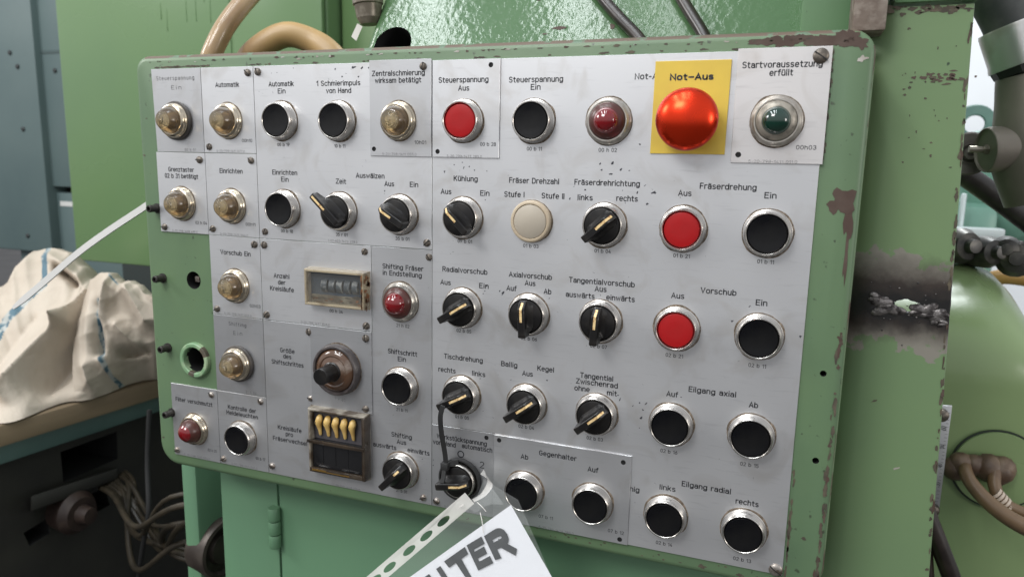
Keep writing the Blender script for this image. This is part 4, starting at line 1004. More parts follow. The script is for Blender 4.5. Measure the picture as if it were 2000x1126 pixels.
# cabinet behind on the left
Yc = 0.60
cab = tag(empty('switch_cabinet', (-0.5, 0.75, -0.29)), 'glossy green machine cabinet behind the upper left of the panel', 'cabinet')
tl, bl = at(108, 0, Yc), at(148, 508, Yc); xr = at(640, 50, Yc).x
b = NB(); box(b, (bl.x, Yc, bl.z), (xr, Yc + .4, 0.75), 0, 0.006); finish('body', b, paint_gloss, cab)
b = NB()                             # runs of thick paint
rdm = random.Random(12)
for i in range(8):
    px, py = rdm.choice([rdm.uniform(290, 440), rdm.uniform(280, 460)]), rdm.uniform(-10, 60); p = at(px, py, Yc); L_ = rdm.uniform(.012, .06)
    tube(b, [(p.x, Yc + .0004, p.z + L_), (p.x + rdm.uniform(-.001, .001), Yc - .0002, p.z), (p.x, Yc - .0004, p.z - L_ * .3)], rdm.uniform(.0006, .0012), 6, n=3)
p = at(447, 50, Yc); tube(b, [(p.x, Yc, p.z + .3), (p.x + .003, Yc, p.z - .1), (p.x + .002, Yc, p.z - .25)], .0022, 8)
finish('paint_run', b, paint_gloss, cab)
b = NB(); p0 = at(452, 0, Yc); p1 = at(640, 0, Yc); box(b, (p0.x + .01, Yc - .012, -0.25), (p1.x - .004, Yc - .0005, 0.7), 0, 0.004); finish('door', b, paint_gloss, cab)
paint_olive = tex(mat('olive_green_paint', (0.12, 0.20, 0.075), 0.35), 4, 4, (0.10, 0.175, 0.07), 0.4, 0.7)
b = NB(); box(b, (xr + .004, Yc + .03, -0.5), (0.12, Yc + .35, 0.8), 0, 0.01)
tag(finish('machine_housing', b, paint_olive), 'dark olive green machine housing between the cabinet and the pebbled head', 'machine')

# beige hoses above the panel
hose_m = tex(mat('beige_hose', (0.36, 0.25, 0.13), 0.25, 0.0, **{'Coat Weight': 0.3}), 12, 5, (0.22, 0.13, 0.07), 0.45, 0.7, 0.35)
tex(hose_m, 60, 4, (0.10, 0.05, 0.03), 0.66, 0.74)
Yh = 0.16
b = NB(); tube(b, [at(352, 260, Yh - .02), at(398, 150, Yh), at(418, 95, Yh + .005), at(450, 38, Yh + .02), at(508, -28, Yh + .06), at(585, -90, Yh + .1), at(680, -170, Yh + .2), at(760, -230, Yh + .40)], 0.0105, 20)
tag(finish('beige_hose', b, hose_m), 'beige translucent hose rising steeply out of the picture behind the panel', 'hose')
hose_m2 = tex(mat('tan_hose', (0.40, 0.26, 0.11), 0.4), 14, 5, (0.30, 0.19, 0.09), 0.45, 0.7, 0.5)
b = NB(); tube(b, [at(455, 200, .2), at(478, 130, .2), at(510, 92, .2), at(560, 68, .21), at(612, 82, .22), at(650, 110, .22), at(690, 170, .22)], 0.0135, 20)
tag(finish('tan_hose', b, hose_m2), 'tan hose arched in a low loop above the panel edge', 'hose')
# cable gland with a white tag
gland_m = tex(mat('dirty_gland', (0.14, 0.12, 0.09), 0.35, 0.4), 90, 4, (0.3, 0.27, 0.22), 0.45, 0.7)
g = tag(empty('cable_gland', tuple(at(718, 0, .12))), 'dirty ribbed cable gland left of the pebbled head', 'cable gland')
b = NB(); p = Vector((0, 0, 0)); dr = at(722, 40, .12) - at(716, -30, .12)
lathe_along(b, (0, 0, 0), dr, [(0, -.03), (.0115, -.03), (.0125, -.012), (.0125, -.004), (.0138, -.003), (.0138, .004), (.0125, .005), (.0110, .016), (.008, .0215), (0, .0215)], 18)
finish('gland_body', b, gland_m, g, sharp=20)
b = NB(); o1 = at(700, 45, .13) - at(718, 0, .12)
hexa(b, [at(*c, yy) - at(718, 0, .12) for yy in (.13, .131) for c in ((686, 72), (696, 80), (708, 52), (698, 46))]); finish('tag', b, mat('white_tag', (0.62, 0.60, 0.55), 0.5), g)

# steel post on the right with the welded repair
Yp = 0.055
post = tag(empty('steel_post', (0.6, Yp, -1.3)), 'green steel post right of the panel with a burnt weld seam', 'post')
post_m = paint_soft
pr0, pr1 = at(1905, 0, Yp), at(1815, 1126, Yp)
def post_x(z): return pr1.x + (pr0.x - pr1.x) * (z - pr1.z) / (pr0.z - pr1.z)
b = NB()
ztop = at(1800, 12, Yp).z; zs = [ztop - k * (ztop + 1.3) / 40 for k in range(41)]
hz, hxm = at(1775, 598, Yp).z, at(1775, 598, Yp).x
# straight stretches above and below, and a strip with the burnt-through hole
LX = 0.5480
def post_seg(z0, z1):
    cs = []
    for z in (z1, z0):
        X1 = post_x(z); prof = [(LX - .012, Yp + .09), (LX - .011, Yp + .03), (LX - .008, Yp + .014), (LX - .001, Yp + .0055), (LX + .006, Yp + .0014), (LX + .014, Yp), (X1 - .0010, Yp), (X1 - .0003, Yp + .0003), (X1, Yp + .001), (X1, Yp + .006), (X1 - .006, Yp + .0065)]
        cs.append([b.verts.new((x, y, z)) for x, y in prof])
    for k in range(len(cs[0]) - 1): b.faces.new((cs[0][k], cs[0][k + 1], cs[1][k + 1], cs[1][k]))
za, zb_ = hz + .0062, hz - .0062
post_seg(za, ztop); post_seg(-1.3, zb_)
# band with the hole
X1 = post_x(hz); prof = [(LX - .012, Yp + .09), (LX - .011, Yp + .03), (LX - .008, Yp + .014), (LX - .001, Yp + .0055), (LX + .006, Yp + .0014), (LX + .014, Yp)]
cs = [[b.verts.new((x, y, z)) for x, y in prof] for z in (za, zb_)]
for k in range(len(prof) - 1): b.faces.new((cs[0][k], cs[0][k + 1], cs[1][k + 1], cs[1][k]))
rdm = random.Random(4)
inner = [(hxm + (8.4 + rdm.uniform(-.6, .6)) * MM * math.cos(t), hz + (4.3 + rdm.uniform(-.5, .5)) * MM * math.sin(t) - .12 * 8 * MM * math.cos(t)) for t in [2 * math.pi * k / 26 for k in range(26)]]
ov = [b.verts.new((x, Yp, z)) for x, z in ((LX + .014, zb_), (X1 - .001, zb_), (X1 - .001, za), (LX + .014, za))]
iv = [b.verts.new((x, Yp, z)) for x, z in inner]; ib = [b.verts.new((x, Yp + .006, z)) for x, z in inner]
ed = [b.edges.new((ov[k], ov[(k + 1) % 4])) for k in range(4)]
for k in range(26):
    ed.append(b.edges.new((iv[k], iv[(k + 1) % 26])))
bmesh.ops.triangle_fill(b, edges=ed, use_beauty=True, normal=(0, -1, 0))
for k in range(26): b.faces.new((iv[k], iv[(k + 1) % 26], ib[(k + 1) % 26], ib[k]))
cs = [[b.verts.new((x, y, z)) for x, y in ((X1 - .0010, Yp), (X1, Yp + .001), (X1, Yp + .006), (X1 - .006, Yp + .0065))] for z in (za, zb_)]
for k in range(3): b.faces.new((cs[0][k], cs[0][k + 1], cs[1][k + 1], cs[1][k]))
# burnt paint: bare metal, soot and heat tint around the seam, in object space
pm = tex(mat('post_paint', (0.165, 0.250, 0.115), 0.38), 6, 5, (0.138, 0.218, 0.106), 0.35, 0.7, 0.52, 0.08, 160, 0.0005)
tex(pm, 130, 2, (0.03, 0.05, 0.03), 0.745, 0.78)
t = pm.node_tree; N = t.nodes; Lk = t.links; bs = N['Principled BSDF']
geo = N.new('ShaderNodeTexCoord'); sep = N.new('ShaderNodeSeparateXYZ'); Lk.new(geo.outputs['Object'], sep.inputs[0])
def ramp_mix(zc, half, soft, col, nscale, namp, xoff=0.0, stretch=(1, 1, 1)):
    nz = N.new('ShaderNodeTexNoise'); nz.inputs['Scale'].default_value = nscale; nz.inputs['Detail'].default_value = 7; nz.inputs['Roughness'].default_value = .62
    mp = N.new('ShaderNodeMapping'); mp.inputs['Location'].default_value = (xoff, 0, 0); mp.inputs['Scale'].default_value = stretch
    Lk.new(geo.outputs['Object'], mp.inputs[0]); Lk.new(mp.outputs[0], nz.inputs['Vector'])
    s1 = N.new('ShaderNodeMath'); s1.operation = 'SUBTRACT'; Lk.new(sep.outputs['Z'], s1.inputs[0]); s1.inputs[1].default_value = zc
    ab = N.new('ShaderNodeMath'); ab.operation = 'ABSOLUTE'; Lk.new(s1.outputs[0], ab.inputs[0])
    n1 = N.new('ShaderNodeMath'); n1.operation = 'MULTIPLY_ADD'; Lk.new(nz.outputs['Fac'], n1.inputs[0]); n1.inputs[1].default_value = namp; Lk.new(ab.outputs[0], n1.inputs[2])
    r = N.new('ShaderNodeMapRange'); Lk.new(n1.outputs[0], r.inputs['Value'])
    r.inputs['From Min'].default_value = half + namp * .5 - soft; r.inputs['From Max'].default_value = half + namp * .5 + soft; r.inputs['To Min'].default_value = 1; r.inputs['To Max'].default_value = 0
    mx = N.new('ShaderNodeMix'); mx.data_type = 'RGBA'
    Lk.new(bs.inputs['Base Color'].links[0].from_socket, mx.inputs['A']); mx.inputs['B'].default_value = (*col, 1)
    Lk.new(r.outputs[0], mx.inputs['Factor']); Lk.new(mx.outputs['Result'], bs.inputs['Base Color'])
ramp_mix(hz + .002, .0300, .0004, (0.225, 0.212, 0.178), 62, .050)
ramp_mix(hz + .002, .022, .009, (0.040, 0.029, 0.023), 60, .020)
ramp_mix(hz - .001, .0125, .007, (0.006, 0.0055, 0.0055), 110, .020)
finish('channel', b, [pm], post, sharp=30)
weld_m = tex(mat('weld_bead', (0.20, 0.185, 0.18), 0.40, 0.7), 220, 4, (0.04, 0.035, 0.035), 0.42, 0.6, 0.6, 0.6, 500, 0.001)
b = NB(); rdm = random.Random(6)
for px0, px1, py0, py1, n_ in ((1706, 1740, 584, 600, 34), (1790, 1844, 606, 622, 46), (1744, 1758, 598, 612, 9)):
    for i in range(n_):
        t_ = i / (n_ - 1); p = at(px0 + (px1 - px0) * t_, py0 + (py1 - py0) * t_ + rdm.gauss(0, 5), Yp)
        bmesh.ops.create_icosphere(b, subdivisions=2, radius=rdm.uniform(.0010, .0036), matrix=Matrix.Translation(p) @ Matrix.Rotation(rdm.uniform(-.6, .4), 4, 'Y') @ Matrix.Diagonal((rdm.uniform(.9, 2.0), .45, rdm.uniform(.5, 1.0), 1)))
for i in range(30):
    p = at(rdm.uniform(1700, 1845), 605 + rdm.gauss(0, 26), Yp); bmesh.ops.create_icosphere(b, subdivisions=1, radius=rdm.uniform(.0004, .0009), matrix=Matrix.Translation(p))
finish('weld_bead', b, weld_m, post, sharp=80)
# chips and rust freckles on the post
b = NB(); rdm = random.Random(21)
for i in range(44): 
    p = at(rdm.uniform(1722, 1900), 12 + abs(rdm.gauss(0, 5)), Yp); blotch(b, p.x, p.z, rdm.uniform(.0006, .003), rdm.uniform(.0004, .0014), Yp - .00016 - .00001 * (i % 4), i, 0, 12)
for i in range(26):
    p = at(1838 + rdm.gauss(0, 22), 152 + rdm.gauss(0, 6), Yp); blotch(b, p.x, p.z, rdm.uniform(.0005, .0022), rdm.uniform(.0004, .0012), Yp - .0002 - .00001 * (i % 4), i + 60, rdm.choice([0, 1, 1]), 12)
for i in range(24):
    p = at(rdm.uniform(1735, 1880), rdm.uniform(40, 330), Yp); blotch(b, p.x, p.z, rdm.uniform(.0003, .0012), rdm.uniform(.0003, .001), Yp - .00016, i + 90, 0, 10)
for i in range(70):
    z = rdm.uniform(-.36, .02); blotch(b, post_x(z) - abs(rdm.gauss(0, .0007)) - .0008, z, rdm.uniform(.0003, .0011), rdm.uniform(.0006, .004), Yp - .00018 - .00001 * (i % 3), i + 130, rdm.choice([0, 0, 0, 1]), 12)
for px, py in ((1708, 782), (1750, 914)):
    p = at(px, py, Yp); blotch(b, p.x, p.z, .0022, .0006, Yp - .0002, int(px), 2 if px > 1740 else 0, 12, .5)
finish('paint_damage', b, [dark_chip, primer, grey_chip], post)
b = NB(); p = at(1800, 8, Yp); box(b, (0.556, Yp - .004, ztop + .0015), (pr0.x + .002, Yp + .08, ztop + .2), 0, 0.002); finish('post_head', b, paint_soft, post)

# ------------------------------------------------------------------ far right
wall_m = tex(mat('white_wall', (0.80, 0.82, 0.84), 0.7), 2, 4, (0.72, 0.74, 0.76), 0.4, 0.7)
b = NB(); box(b, (0.2, 3.2, -1.3), (5.5, 3.3, 3.2), 0); tag(finish('wall', b, wall_m), 'white hall wall far behind at the upper right', 'wall')
# light green casing with the rounded shoulder
Yg = 0.30
gc = tag(empty('gear_casing', tuple(at(1950, 900, Yg))), 'large glossy light green casing with a rounded shoulder, right of the post', 'machine')
casing_m = tex(mat('green_casing_paint', (0.225, 0.305, 0.140), 0.24), 3, 4, (0.185, 0.268, 0.125), 0.35, 0.7, 0.32, 0.12, 22, 0.006)
O3 = at(1950, 900, Yg)
b = NB(); prof = []
zt, zm, zl = at(1900, 512, Yg + .13).z, at(1900, 690, Yg).z, -1.3
cols = [(1700, 0.0, 510), (1780, 0, 510), (1840, 0, 510), (1880, 0.0, 511), (1915, .001, 515), (1950, .003, 522), (1985, .008, 538), (2015, .014, 562), (2045, .020, 600), (2085, .030, 660), (2130, .045, 740), (2180, .075, 830), (2240, .13, 900)]
grid = []
for px, drop, tpy in cols:
    x = at(px, 800, Yg).x; colv = []
    zt2 = at(px, tpy, Yg + .13).z; zm2 = min(zm, zt2 - .03) - drop * .25; yb = drop * .55
    for k in range(5): colv.append((x - drop * .06, Yg + .30 - k * .025 + yb, zt2 + .004 * k / 4 - .003 if k else zt2 - .001))
    n_ = 14
    for k in range(n_ + 1):
        t_ = k / n_; a_ = math.radians(92 * t_)
        colv.append((x, Yg + .17 * (1 - math.sin(a_)) ** 1.15 + yb, zt2 + (zm2 - .03 - zt2) * (1 - math.cos(a_)) ** .9))
    colv += [(x, Yg + yb, zm2 - .1), (x, Yg + yb, zm2 - .25), (x, Yg + yb, -1.3)]
    grid.append([b.verts.new(Vector(p)) for p in colv])
for a, c in zip(grid, grid[1:]):
    for k in range(len(a) - 1): b.faces.new((a[k], a[k + 1], c[k + 1], c[k]))
b.transform(Matrix.Translation(-O3))
finish('shell', b, casing_m, gc, sharp=70)
# round cover, its seam, plug and two cables
b = NB(); c0 = at(1946, 915, Yg) - O3; rr = (at(1946, 915, Yg) - at(1946, 840, Yg)).length
lathe(b, [(rr * 1.03, .0008), (rr * 1.03, .0022), (rr * .985, .0022), (rr * .985, .0005)], 64, 1, tuple(c0))
lathe(b, [(rr * .985, .0006), (rr * .97, .0042), (0, .0045)], 64, 0, tuple(c0))
finish('round_cover', b, [casing_m, mat('oily_seam', (0.02, 0.03, 0.02), 0.5)], gc, sharp=30)
brown_rub = tex(mat('brown_perished_rubber', (0.075, 0.045, 0.028), 0.5), 60, 5, (0.16, 0.11, 0.07), 0.45, 0.68, None, 0.4, 150, 0.001)
cp = tag(empty('cable_connector', tuple(at(1920, 910, Yg))), 'crumbling brown connector with two drooping cables on the round cover', 'connector'); oc = at(1920, 910, Yg)
b = NB(); rdm = random.Random(3)
for i in range(26):
    px = 1860 + 106 * i / 25; p = at(px, 910 + 6 * math.sin(i) + (8 if px > 1925 else 0), Yg - .014) - oc
    bmesh.ops.create_icosphere(b, subdivisions=2, radius=rdm.uniform(.006, .0115) * (1.25 if px > 1925 or px < 1885 else .9), matrix=Matrix.Translation(p))
finish('plug_body', b, brown_rub, cp, sharp=80)
cable_br = tex(mat('brown_cable', (0.15, 0.095, 0.05), 0.4), 40, 5, (0.08, 0.045, 0.028), 0.45, 0.68, 0.55)
b = NB(); tube(b, [at(1884, 908, Yg - .02) - oc, at(1892, 935, Yg - .035) - oc, at(1922, 972, Yg - .045) - oc, at(1962, 1005, Yg - .05) - oc, at(2010, 1032, Yg - .05) - oc, at(2060, 1050, Yg - .05) - oc], lambda t_: .0055 + .003 * t_, 14); finish('cable', b, cable_br, cp)
b = NB(); tube(b, [at(1945, 915, Yg - .02) - oc, at(1942, 945, Yg - .03) - oc, at(1955, 975, Yg - .035) - oc, at(1985, 995, Yg - .035) - oc, at(2040, 1012, Yg - .035) - oc], .0055, 14)
finish('cable', b, cable_br, cp)
b = NB()
for k in range(5):
    p = at(1943 + 6 * k, 962 + 6.5 * k, Yg - .0345) - oc
    lathe_along(b, p, (.7, 0, -.6), [(.0054, -.0012), (.0066, -.0012), (.0066, .0012), (.0054, .0012)], 16)
finish('cable_wrap', b, mat('pale_wrap', (0.5, 0.42, 0.34), 0.5), cp)
# ruler plate on the casing
ru = tag(empty('scale_plate', tuple(at(1835, 900, Yg - .03))), 'narrow grey scale plate with faint numbers beside the post', 'scale'); orr = at(1835, 900, Yg - .03)
Yr = Yg - .03
b = NB(); cs_ = [at(*c, Yr) for c in ((1800, 1010), (1832, 1013), (1860, 792), (1820, 790))]
hexa(b, [Vector((p.x, Yr + d, p.z)) - orr for d in (0, .003) for p in cs_], 0, .0004); finish('strip', b, alu_c, ru)
b = NB()
for s_, px, py in (('60', 1842, 835), ('50', 1838, 871), ('40', 1834, 908), ('30', 1830, 944)):
    p = at(px, py, Yr) - orr; add_text(b, s_, .0042, .0055, .00035, 0, lambda u, v, p=p: Vector((p.x - v, p.y - .0002, p.z + u)))
for k in range(30):
    p0 = at(1856 - k * .95, 806 + k * 6.9, Yr) - orr; p1 = at(1851 - k * .95 - (4 if k % 5 == 0 else 0), 806 + k * 6.9, Yr) - orr
    box(b, (p1.x, p0.y - .0003, p0.z - .0002), (p0.x, p0.y - .0001, p0.z + .0002), 0)
finish('lettering', b, ink_faint, ru)
for px, py in ((1838, 809), (1820, 993)):
    b = NB(); lathe(b, [(.0065, 0), (.0065, .002), (.0055, .005), (.003, .0065), (0, .0068)], 24); s = finish('rivet', b, screw_dark, ru); s.location = at(px, py, Yr) - orr + Vector((0, 0, 0))
b = NB(); 
for k, pts in enumerate((((1806, 990), (1815, 1015), (1833, 1060), (1858, 1126), (1880, 1190)), ((1800, 1030), (1806, 1075), (1810, 1130), (1812, 1200)))):
    b = NB(); tube(b, [at(x, y, .18) for x, y in pts], .0075 if k == 0 else .006, 14)
    tag(finish('dark_cable', b, oily), ('dark cable curving down out of the picture beside the post, thicker one', 'dark cable hanging straight down against the post, thinner one')[k], 'cable')

# conduit and casting at the upper right
cast_m = tex(mat('oily_casting', (0.17, 0.15, 0.125), 0.45, 0.3), 14, 5, (0.27, 0.245, 0.20), 0.4, 0.7, 0.55, 0.2, 200, 0.0008)
Ye = 0.32
el = tag(empty('conduit_elbow', tuple(at(1975, 200, Ye))), 'grey conduit elbow with a bright collar, hanging at the upper right', 'conduit'); oe = at(1975, 200, Ye)
def sub(name, pts, r, m, seg=28, raw=False): 
    q_ = NB(); tube(q_, [at(x, y, yy) - oe for x, y, yy in pts], r, seg, n=6); return finish(name, q_, m, el, sharp=45)
flex_m = tex(mat('grey_flex_conduit', (0.07, 0.072, 0.072), 0.5), 60, 4, (0.12, 0.12, 0.115), 0.4, 0.7)
sub('flex_conduit', [(1912, -70, Ye), (1958, 0, Ye), (1984, 52, Ye)], .0245, flex_m)
b = NB(); ax = (at(2003, 130, Ye) - at(1974, 40, Ye)); 
lathe_along(b, at(1981, 48, Ye) - oe, ax, [(.018, 0), (.0285, 0), (.0292, .002), (.0292, .030), (.0300, .0335), (.0300, .036), (.022, .037)], 36)
finish('collar', b, tex(mat('bright_collar', (0.62, 0.61, 0.60), 0.30, 0.8), 30, 4, (0.45, 0.41, 0.37), 0.45, 0.7, 0.45), el, sharp=30)
b = NB(); lathe_along(b, at(2003, 122, Ye) - oe, ax, [(.015, -.006), (.027, -.006), (.0285, 0), (.027, .007), (.024, .008), (.024, .016), (.015, .017)], 8)
finish('lock_nut', b, rubber, el, sharp=20)
b = NB(); tube(b, [at(2004, 146, Ye) - oe, at(2010, 200, Ye) - oe, at(2014, 250, Ye) - oe, at(2018, 310, Ye) - oe, at(2042, 380, Ye) - oe], lambda t_: .0235 + .010 * min(1, t_ * 1.4), 30)
finish('casting', b, cast_m, el, sharp=60)
b = NB(); c1 = at(1945, 292, Ye - .012); lathe_along(b, c1 - oe, (-1, -.28, -.08), [(0, -.04), (.0200, -.04), (.0208, .006), (.0200, .009), (.0192, .0095), (.0186, .007), (0, .007)], 36)
finish('stub', b, cast_m, el, sharp=30)
b = NB(); lathe_along(b, c1 - oe, (-1, -.1, 0), [(0, 0), (.0030, 0), (.0030, .022), (0, .022)], 14); lathe_along(b, c1 - oe, (-1, -.1, 0), [(.0, .004), (.005, .004), (.005, .010), (0, .010)], 6)
finish('pin', b, tex(mat('pin_steel', (.35, .32, .26), .35, .8), 90, 3, (.2, .18, .15), .4, .7), el, sharp=25)
b = NB(); c2 = at(1893, 300, Ye + .02); dk = tag(empty('round_disc', tuple(c2)), 'brown grey round disc with a hub peeping out behind the post', 'disc')
lathe(b, [(0, -.02), (.0195, -.02), (.0205, -.004), (.0205, 0), (.0190, .0015), (.010, .0015), (.0095, .003), (.0085, .003), (.006, .0005), (.0055, .0005), (.0055, .008), (.003, .0085), (.0025, .004), (0, .004)], 40)
finish('disc_body', b, tex(mat('dusty_disc', (.14, .12, .11), .5, .2), 60, 4, (.21, .19, .17), .4, .7), dk, sharp=30)
b = NB(); tube(b, [at(1868, 330, .42), at(1960, 395, .42), at(2060, 470, .42)], .0115, 16); tag(finish('dark_rod', b, tex(mat('dark_rod_paint', (.022, .018, .017), .4), 40, 4, (.05, .045, .04), .45, .7)), 'dark brown rod slanting down to the right below the round disc', 'rod')
# blurred machinery further back
mint = tex(mat('mint_machine_paint', (0.20, 0.36, 0.29), 0.35), 3, 4, (0.15, 0.30, 0.235), 0.4, 0.7)
Ym = 1.1
fm = tag(empty('far_machine', tuple(at(1960, 400, Ym))), 'pale mint machine in the blurred background at the right', 'machine'); om = at(1960, 400, Ym)
def fbox(name, x0, y0, x1, y1, Y, dep, m, bev=.01, par=None, org=None):
    p0, p1 = at(x0, y1, Y), at(x1, y0, Y); q_ = NB(); o_ = org if org is not None else om
    box(q_, tuple(Vector((min(p0.x, p1.x), Y, p0.z)) - o_), tuple(Vector((max(p0.x, p1.x), Y + dep, p1.z)) - o_), 0, bev); return finish(name, q_, m, par or fm)
fbox('housing', 1895, 245, 2100, 520, Ym, .4, mint, .03)
fbox('lower_housing', 1790, 400, 1960, 640, Ym - .1, .3, mint, .02)
b = NB(); lathe(b, [(.018, -.006), (.034, -.006), (.036, 0), (.034, .006), (.018, .006), (.016, 0)], 28, 0, tuple(at(1903, 243, Ym) - om)); finish('lifting_eye', b, tex(mat('eye_paint', (.08, .16, .14), .5), 20, 3, (.12, .2, .17), .4, .7), fm, sharp=50)
b = NB(); p = at(1960, 330, Ym - .02) - om
lathe_along(b, p, (.3, 0, -1), [(0, -.07), (.07, -.07), (.075, -.05), (.075, .08), (.05, .12), (0, .12)], 28); finish('cylinder', b, mint, fm, sharp=40)
fbox('light_panel', 1870, 378, 1890, 470, Ym - .13, .02, mat('pale_panel', (.55, .62, .62), .5), .003)
fbox('rail', 1860, 448, 1965, 462, Ym - .16, .03, mat('pale_rail', (.5, .55, .55), .4), .003)
steel_dk = tex(mat('dark_steel_fitting', (.06, .058, .055), .4, .5), 50, 4, (.16, .15, .13), .45, .7)
cl_ = tag(empty('pipe_clamp', tuple(at(1950, 500, .42))), 'dark steel pipe clamp with bolts above the casing shoulder', 'clamp'); ocl = at(1950, 500, .42)
b = NB()
for px, py, r_, dz in ((1880, 480, .018, .02), (1930, 492, .016, .03), (1965, 488, .014, .024), (1984, 505, .018, .02)):
    lathe_along(b, at(px, py, .42) - ocl, (.5 if px < 1960 else -.2, -1, .1), [(0, -dz), (r_, -dz), (r_ * 1.08, 0), (r_ * .8, .010), (r_ * .45, .012), (r_ * .4, .02), (0, .021)], 18)
box(b, tuple(at(1870, 500, .43) - ocl), tuple(at(1990, 470, .45) - ocl + Vector((0, .02, 0))), 0, .004)
finish('clamp_body', b, steel_dk, cl_, sharp=30)
b = NB(); tube(b, [at(1900, 560, .62), at(1960, 540, .6), at(2050, 552, .6)], .010, 12); tag(finish('orange_hose', b, mat('orange_hose', (.35, .2, .06), .4)), 'orange brown hose behind the casing shoulder', 'hose')

# ------------------------------------------------------------------ below the panel
paint_low = tex(mat('pedestal_paint', (0.108, 0.218, 0.122), 0.42), 5, 5, (0.09, 0.188, 0.108), 0.35, 0.7, 0.55, 0.08, 160, 0.0005)
Yd = 0.045
ped = tag(empty('pedestal', (0.3, Yd, -1.3)), 'green pedestal cabinet under the control panel', 'cabinet')
xl = at(434, 1000, Yd).x
b = NB(); box(b, (xl + .075, Yd, -1.3), (0.53, Yd + .30, -0.355), 0, .003); finish('body', b, paint_low, ped)
xs_ = at(551, 1050, Yd).x
b = NB(); box(b, (xl + .003, Yd - .0035, -1.29), (xs_ - .0012, Yd - .0005, -0.352), 0, .001); finish('door', b, paint_low, ped)
b = NB(); box(b, (xs_ + .0012, Yd - .0035, -1.29), (0.525, Yd - .0005, -0.352), 0, .001); finish('door', b, paint_low, ped)
b = NB(); zc = at(548, 1022, Yd).z
for k in range(3): lathe_along(b, (xs_ - .002, Yd - .0075, zc + (k - 1) * .0135), (0, 0, 1), [(0, -.0063), (.0052, -.0063), (.0056, -.0055), (.0056, .0055), (.0052, .0063), (0, .0063)], 20)
box(b, (xs_ - .0025, Yd - .006, zc - .018), (xs_ - .0005, Yd - .0035, zc + .018), 0)
finish('hinge', b, paint_low, ped, sharp=30)
b = NB(); x0, x1 = at(354, 950, .06).x, at(383, 950, .06).x; box(b, (x0, .06, -1.3), (x1, .20, -0.30), 0, .004)
tag(finish('support_leg', b, paint_low), 'narrow green upright under the lower left panel corner', 'support')
beige = tex(mat('beige_conduit', (0.42, 0.38, 0.28), 0.4), 30, 4, (0.33, 0.29, 0.20), 0.4, 0.7)
for k, (px, yy) in enumerate(((394, .085), (409, .105))):
    b = NB(); p = at(px, 960, yy); tube(b, [(p.x + .002, yy, -.30), (p.x, yy, -.42), (p.x - .004, yy, -.60), (p.x - .01, yy, -1.3)], .0052, 14)
    tag(finish('conduit', b, beige), ('beige conduit between the upright and the pedestal, nearer the upright', 'beige conduit between the upright and the pedestal, nearer the pedestal')[k], 'conduit', 'conduits under the panel')
b = NB(); pw = at(430, 1066, .088)
lathe_along(b, (0, 0, 0), (1, -.12, 0), [(0, -.020), (.025, -.020), (.0305, -.018), (.032, -.014), (.032, .006), (.0305, .009), (.027, .010), (.025, .004), (.018, .003), (.016, .0075), (0, .0075)], 48)
wh = tag(empty('handwheel', tuple(pw)), 'small dark steel wheel between the upright and the pedestal', 'wheel'); finish('rim', b, tex(mat('dark_wheel_steel', (.050, .040, .034), .42, .4), 60, 4, (.085, .07, .058), .4, .7), wh, sharp=35)

# ------------------------------------------------------------------ left side: teal cabinets, bench, sacks
Yt = 1.0
tcb = tag(empty('tool_cabinet', tuple(at(60, 300, Yt))), 'blue grey sheet metal cabinet at the far left', 'cabinet'); ot = at(60, 300, Yt)
fbox('door', -180, -120, 47, 470, Yt, .3, teal, .006, tcb, ot)
fbox('side_panel', 52, -120, 190, 362, Yt + .02, .3, teal, .004, tcb, ot)
fbox('dark_slot', 52, 360, 190, 388, Yt + .06, .2, black_gap, 0, tcb, ot)
fbox('lower_panel', 52, 386, 330, 620, Yt + .03, .3, teal, .004, tcb, ot)
fbox('seam', 28, 100, 200, 101.5, Yt + .0185, .01, mat('seam_dark', (.06, .09, .09), .6), 0, tcb, ot)
fbox('sticker', 118, 394, 142, 402, Yt + .0285, .001, mat('pale_sticker', (.6, .6, .58), .5), 0, tcb, ot)
b = NB()
bolt_m = mat('bolt_dark', (.03, .035, .035), .5)
lathe(b, [(.0062, 0), (.0062, .003), (.0045, .0045), (0, .0047)], 16); bo = finish('bolt', b, bolt_m, tcb)
for i, (px, py, yy) in enumerate(((20, 103, 0), (35, 130, 0), (108, 138, .02), (46, 252, 0), (53, 348, .02), (55, 460, 0))):
    s = bo
    if i: s = bo.copy(); COL.objects.link(s); s.parent = tcb
    s.location = at(px, py, Yt + yy) - ot
b = NB(); lathe_along(b, at(-30, 500, .5), (0, 0, 1), [(0, -.1), (.018, -.1), (.018, .1), (0, .1)], 24)
tag(finish('green_cylinder', b, mat('dark_green_paint', (.02, .07, .045), .4)), 'dark green cylinder cut by the left picture edge', 'cylinder')
# bench
ZB = -0.45
e0, e1 = atz(-60, 848, ZB), atz(295, 745, ZB)
ed_ = (e1 - e0).normalized(); nx = Vector((ed_.y, -ed_.x, 0)); e1x = e1 + ed_ * .25; e0x = e0 - ed_ * .35
bench = tag(empty('workbench', ((e0.x - .3), e0.y, -1.3)), 'worn wooden workbench with a teal apron under the sacks', 'workbench'); ob = Vector((e0.x - .3, e0.y, -1.3))
wood = tex(mat('worn_bench_wood', (0.24, 0.18, 0.11), 0.6), 20, 6, (0.14, 0.10, 0.065), 0.4, 0.7, None, 0.3, 60, 0.001, stretch=(1, .1, 1))
def slab(name, za_, zb2, in_, wd_, m, par=bench, org=ob, bev=.003, s0=e0x, s1=e1x):
    A = s0 - nx * in_; B_ = s1 - nx * in_; C_ = B_ - nx * wd_; D_ = A - nx * wd_
    q_ = NB(); hexa(q_, [Vector((v.x, v.y, z)) - org for z in (zb2, za_) for v in (A, B_, C_, D_)], 0, bev); return finish(name, q_, m, par)
slab('top', ZB - .032, ZB, 0, .9, wood)
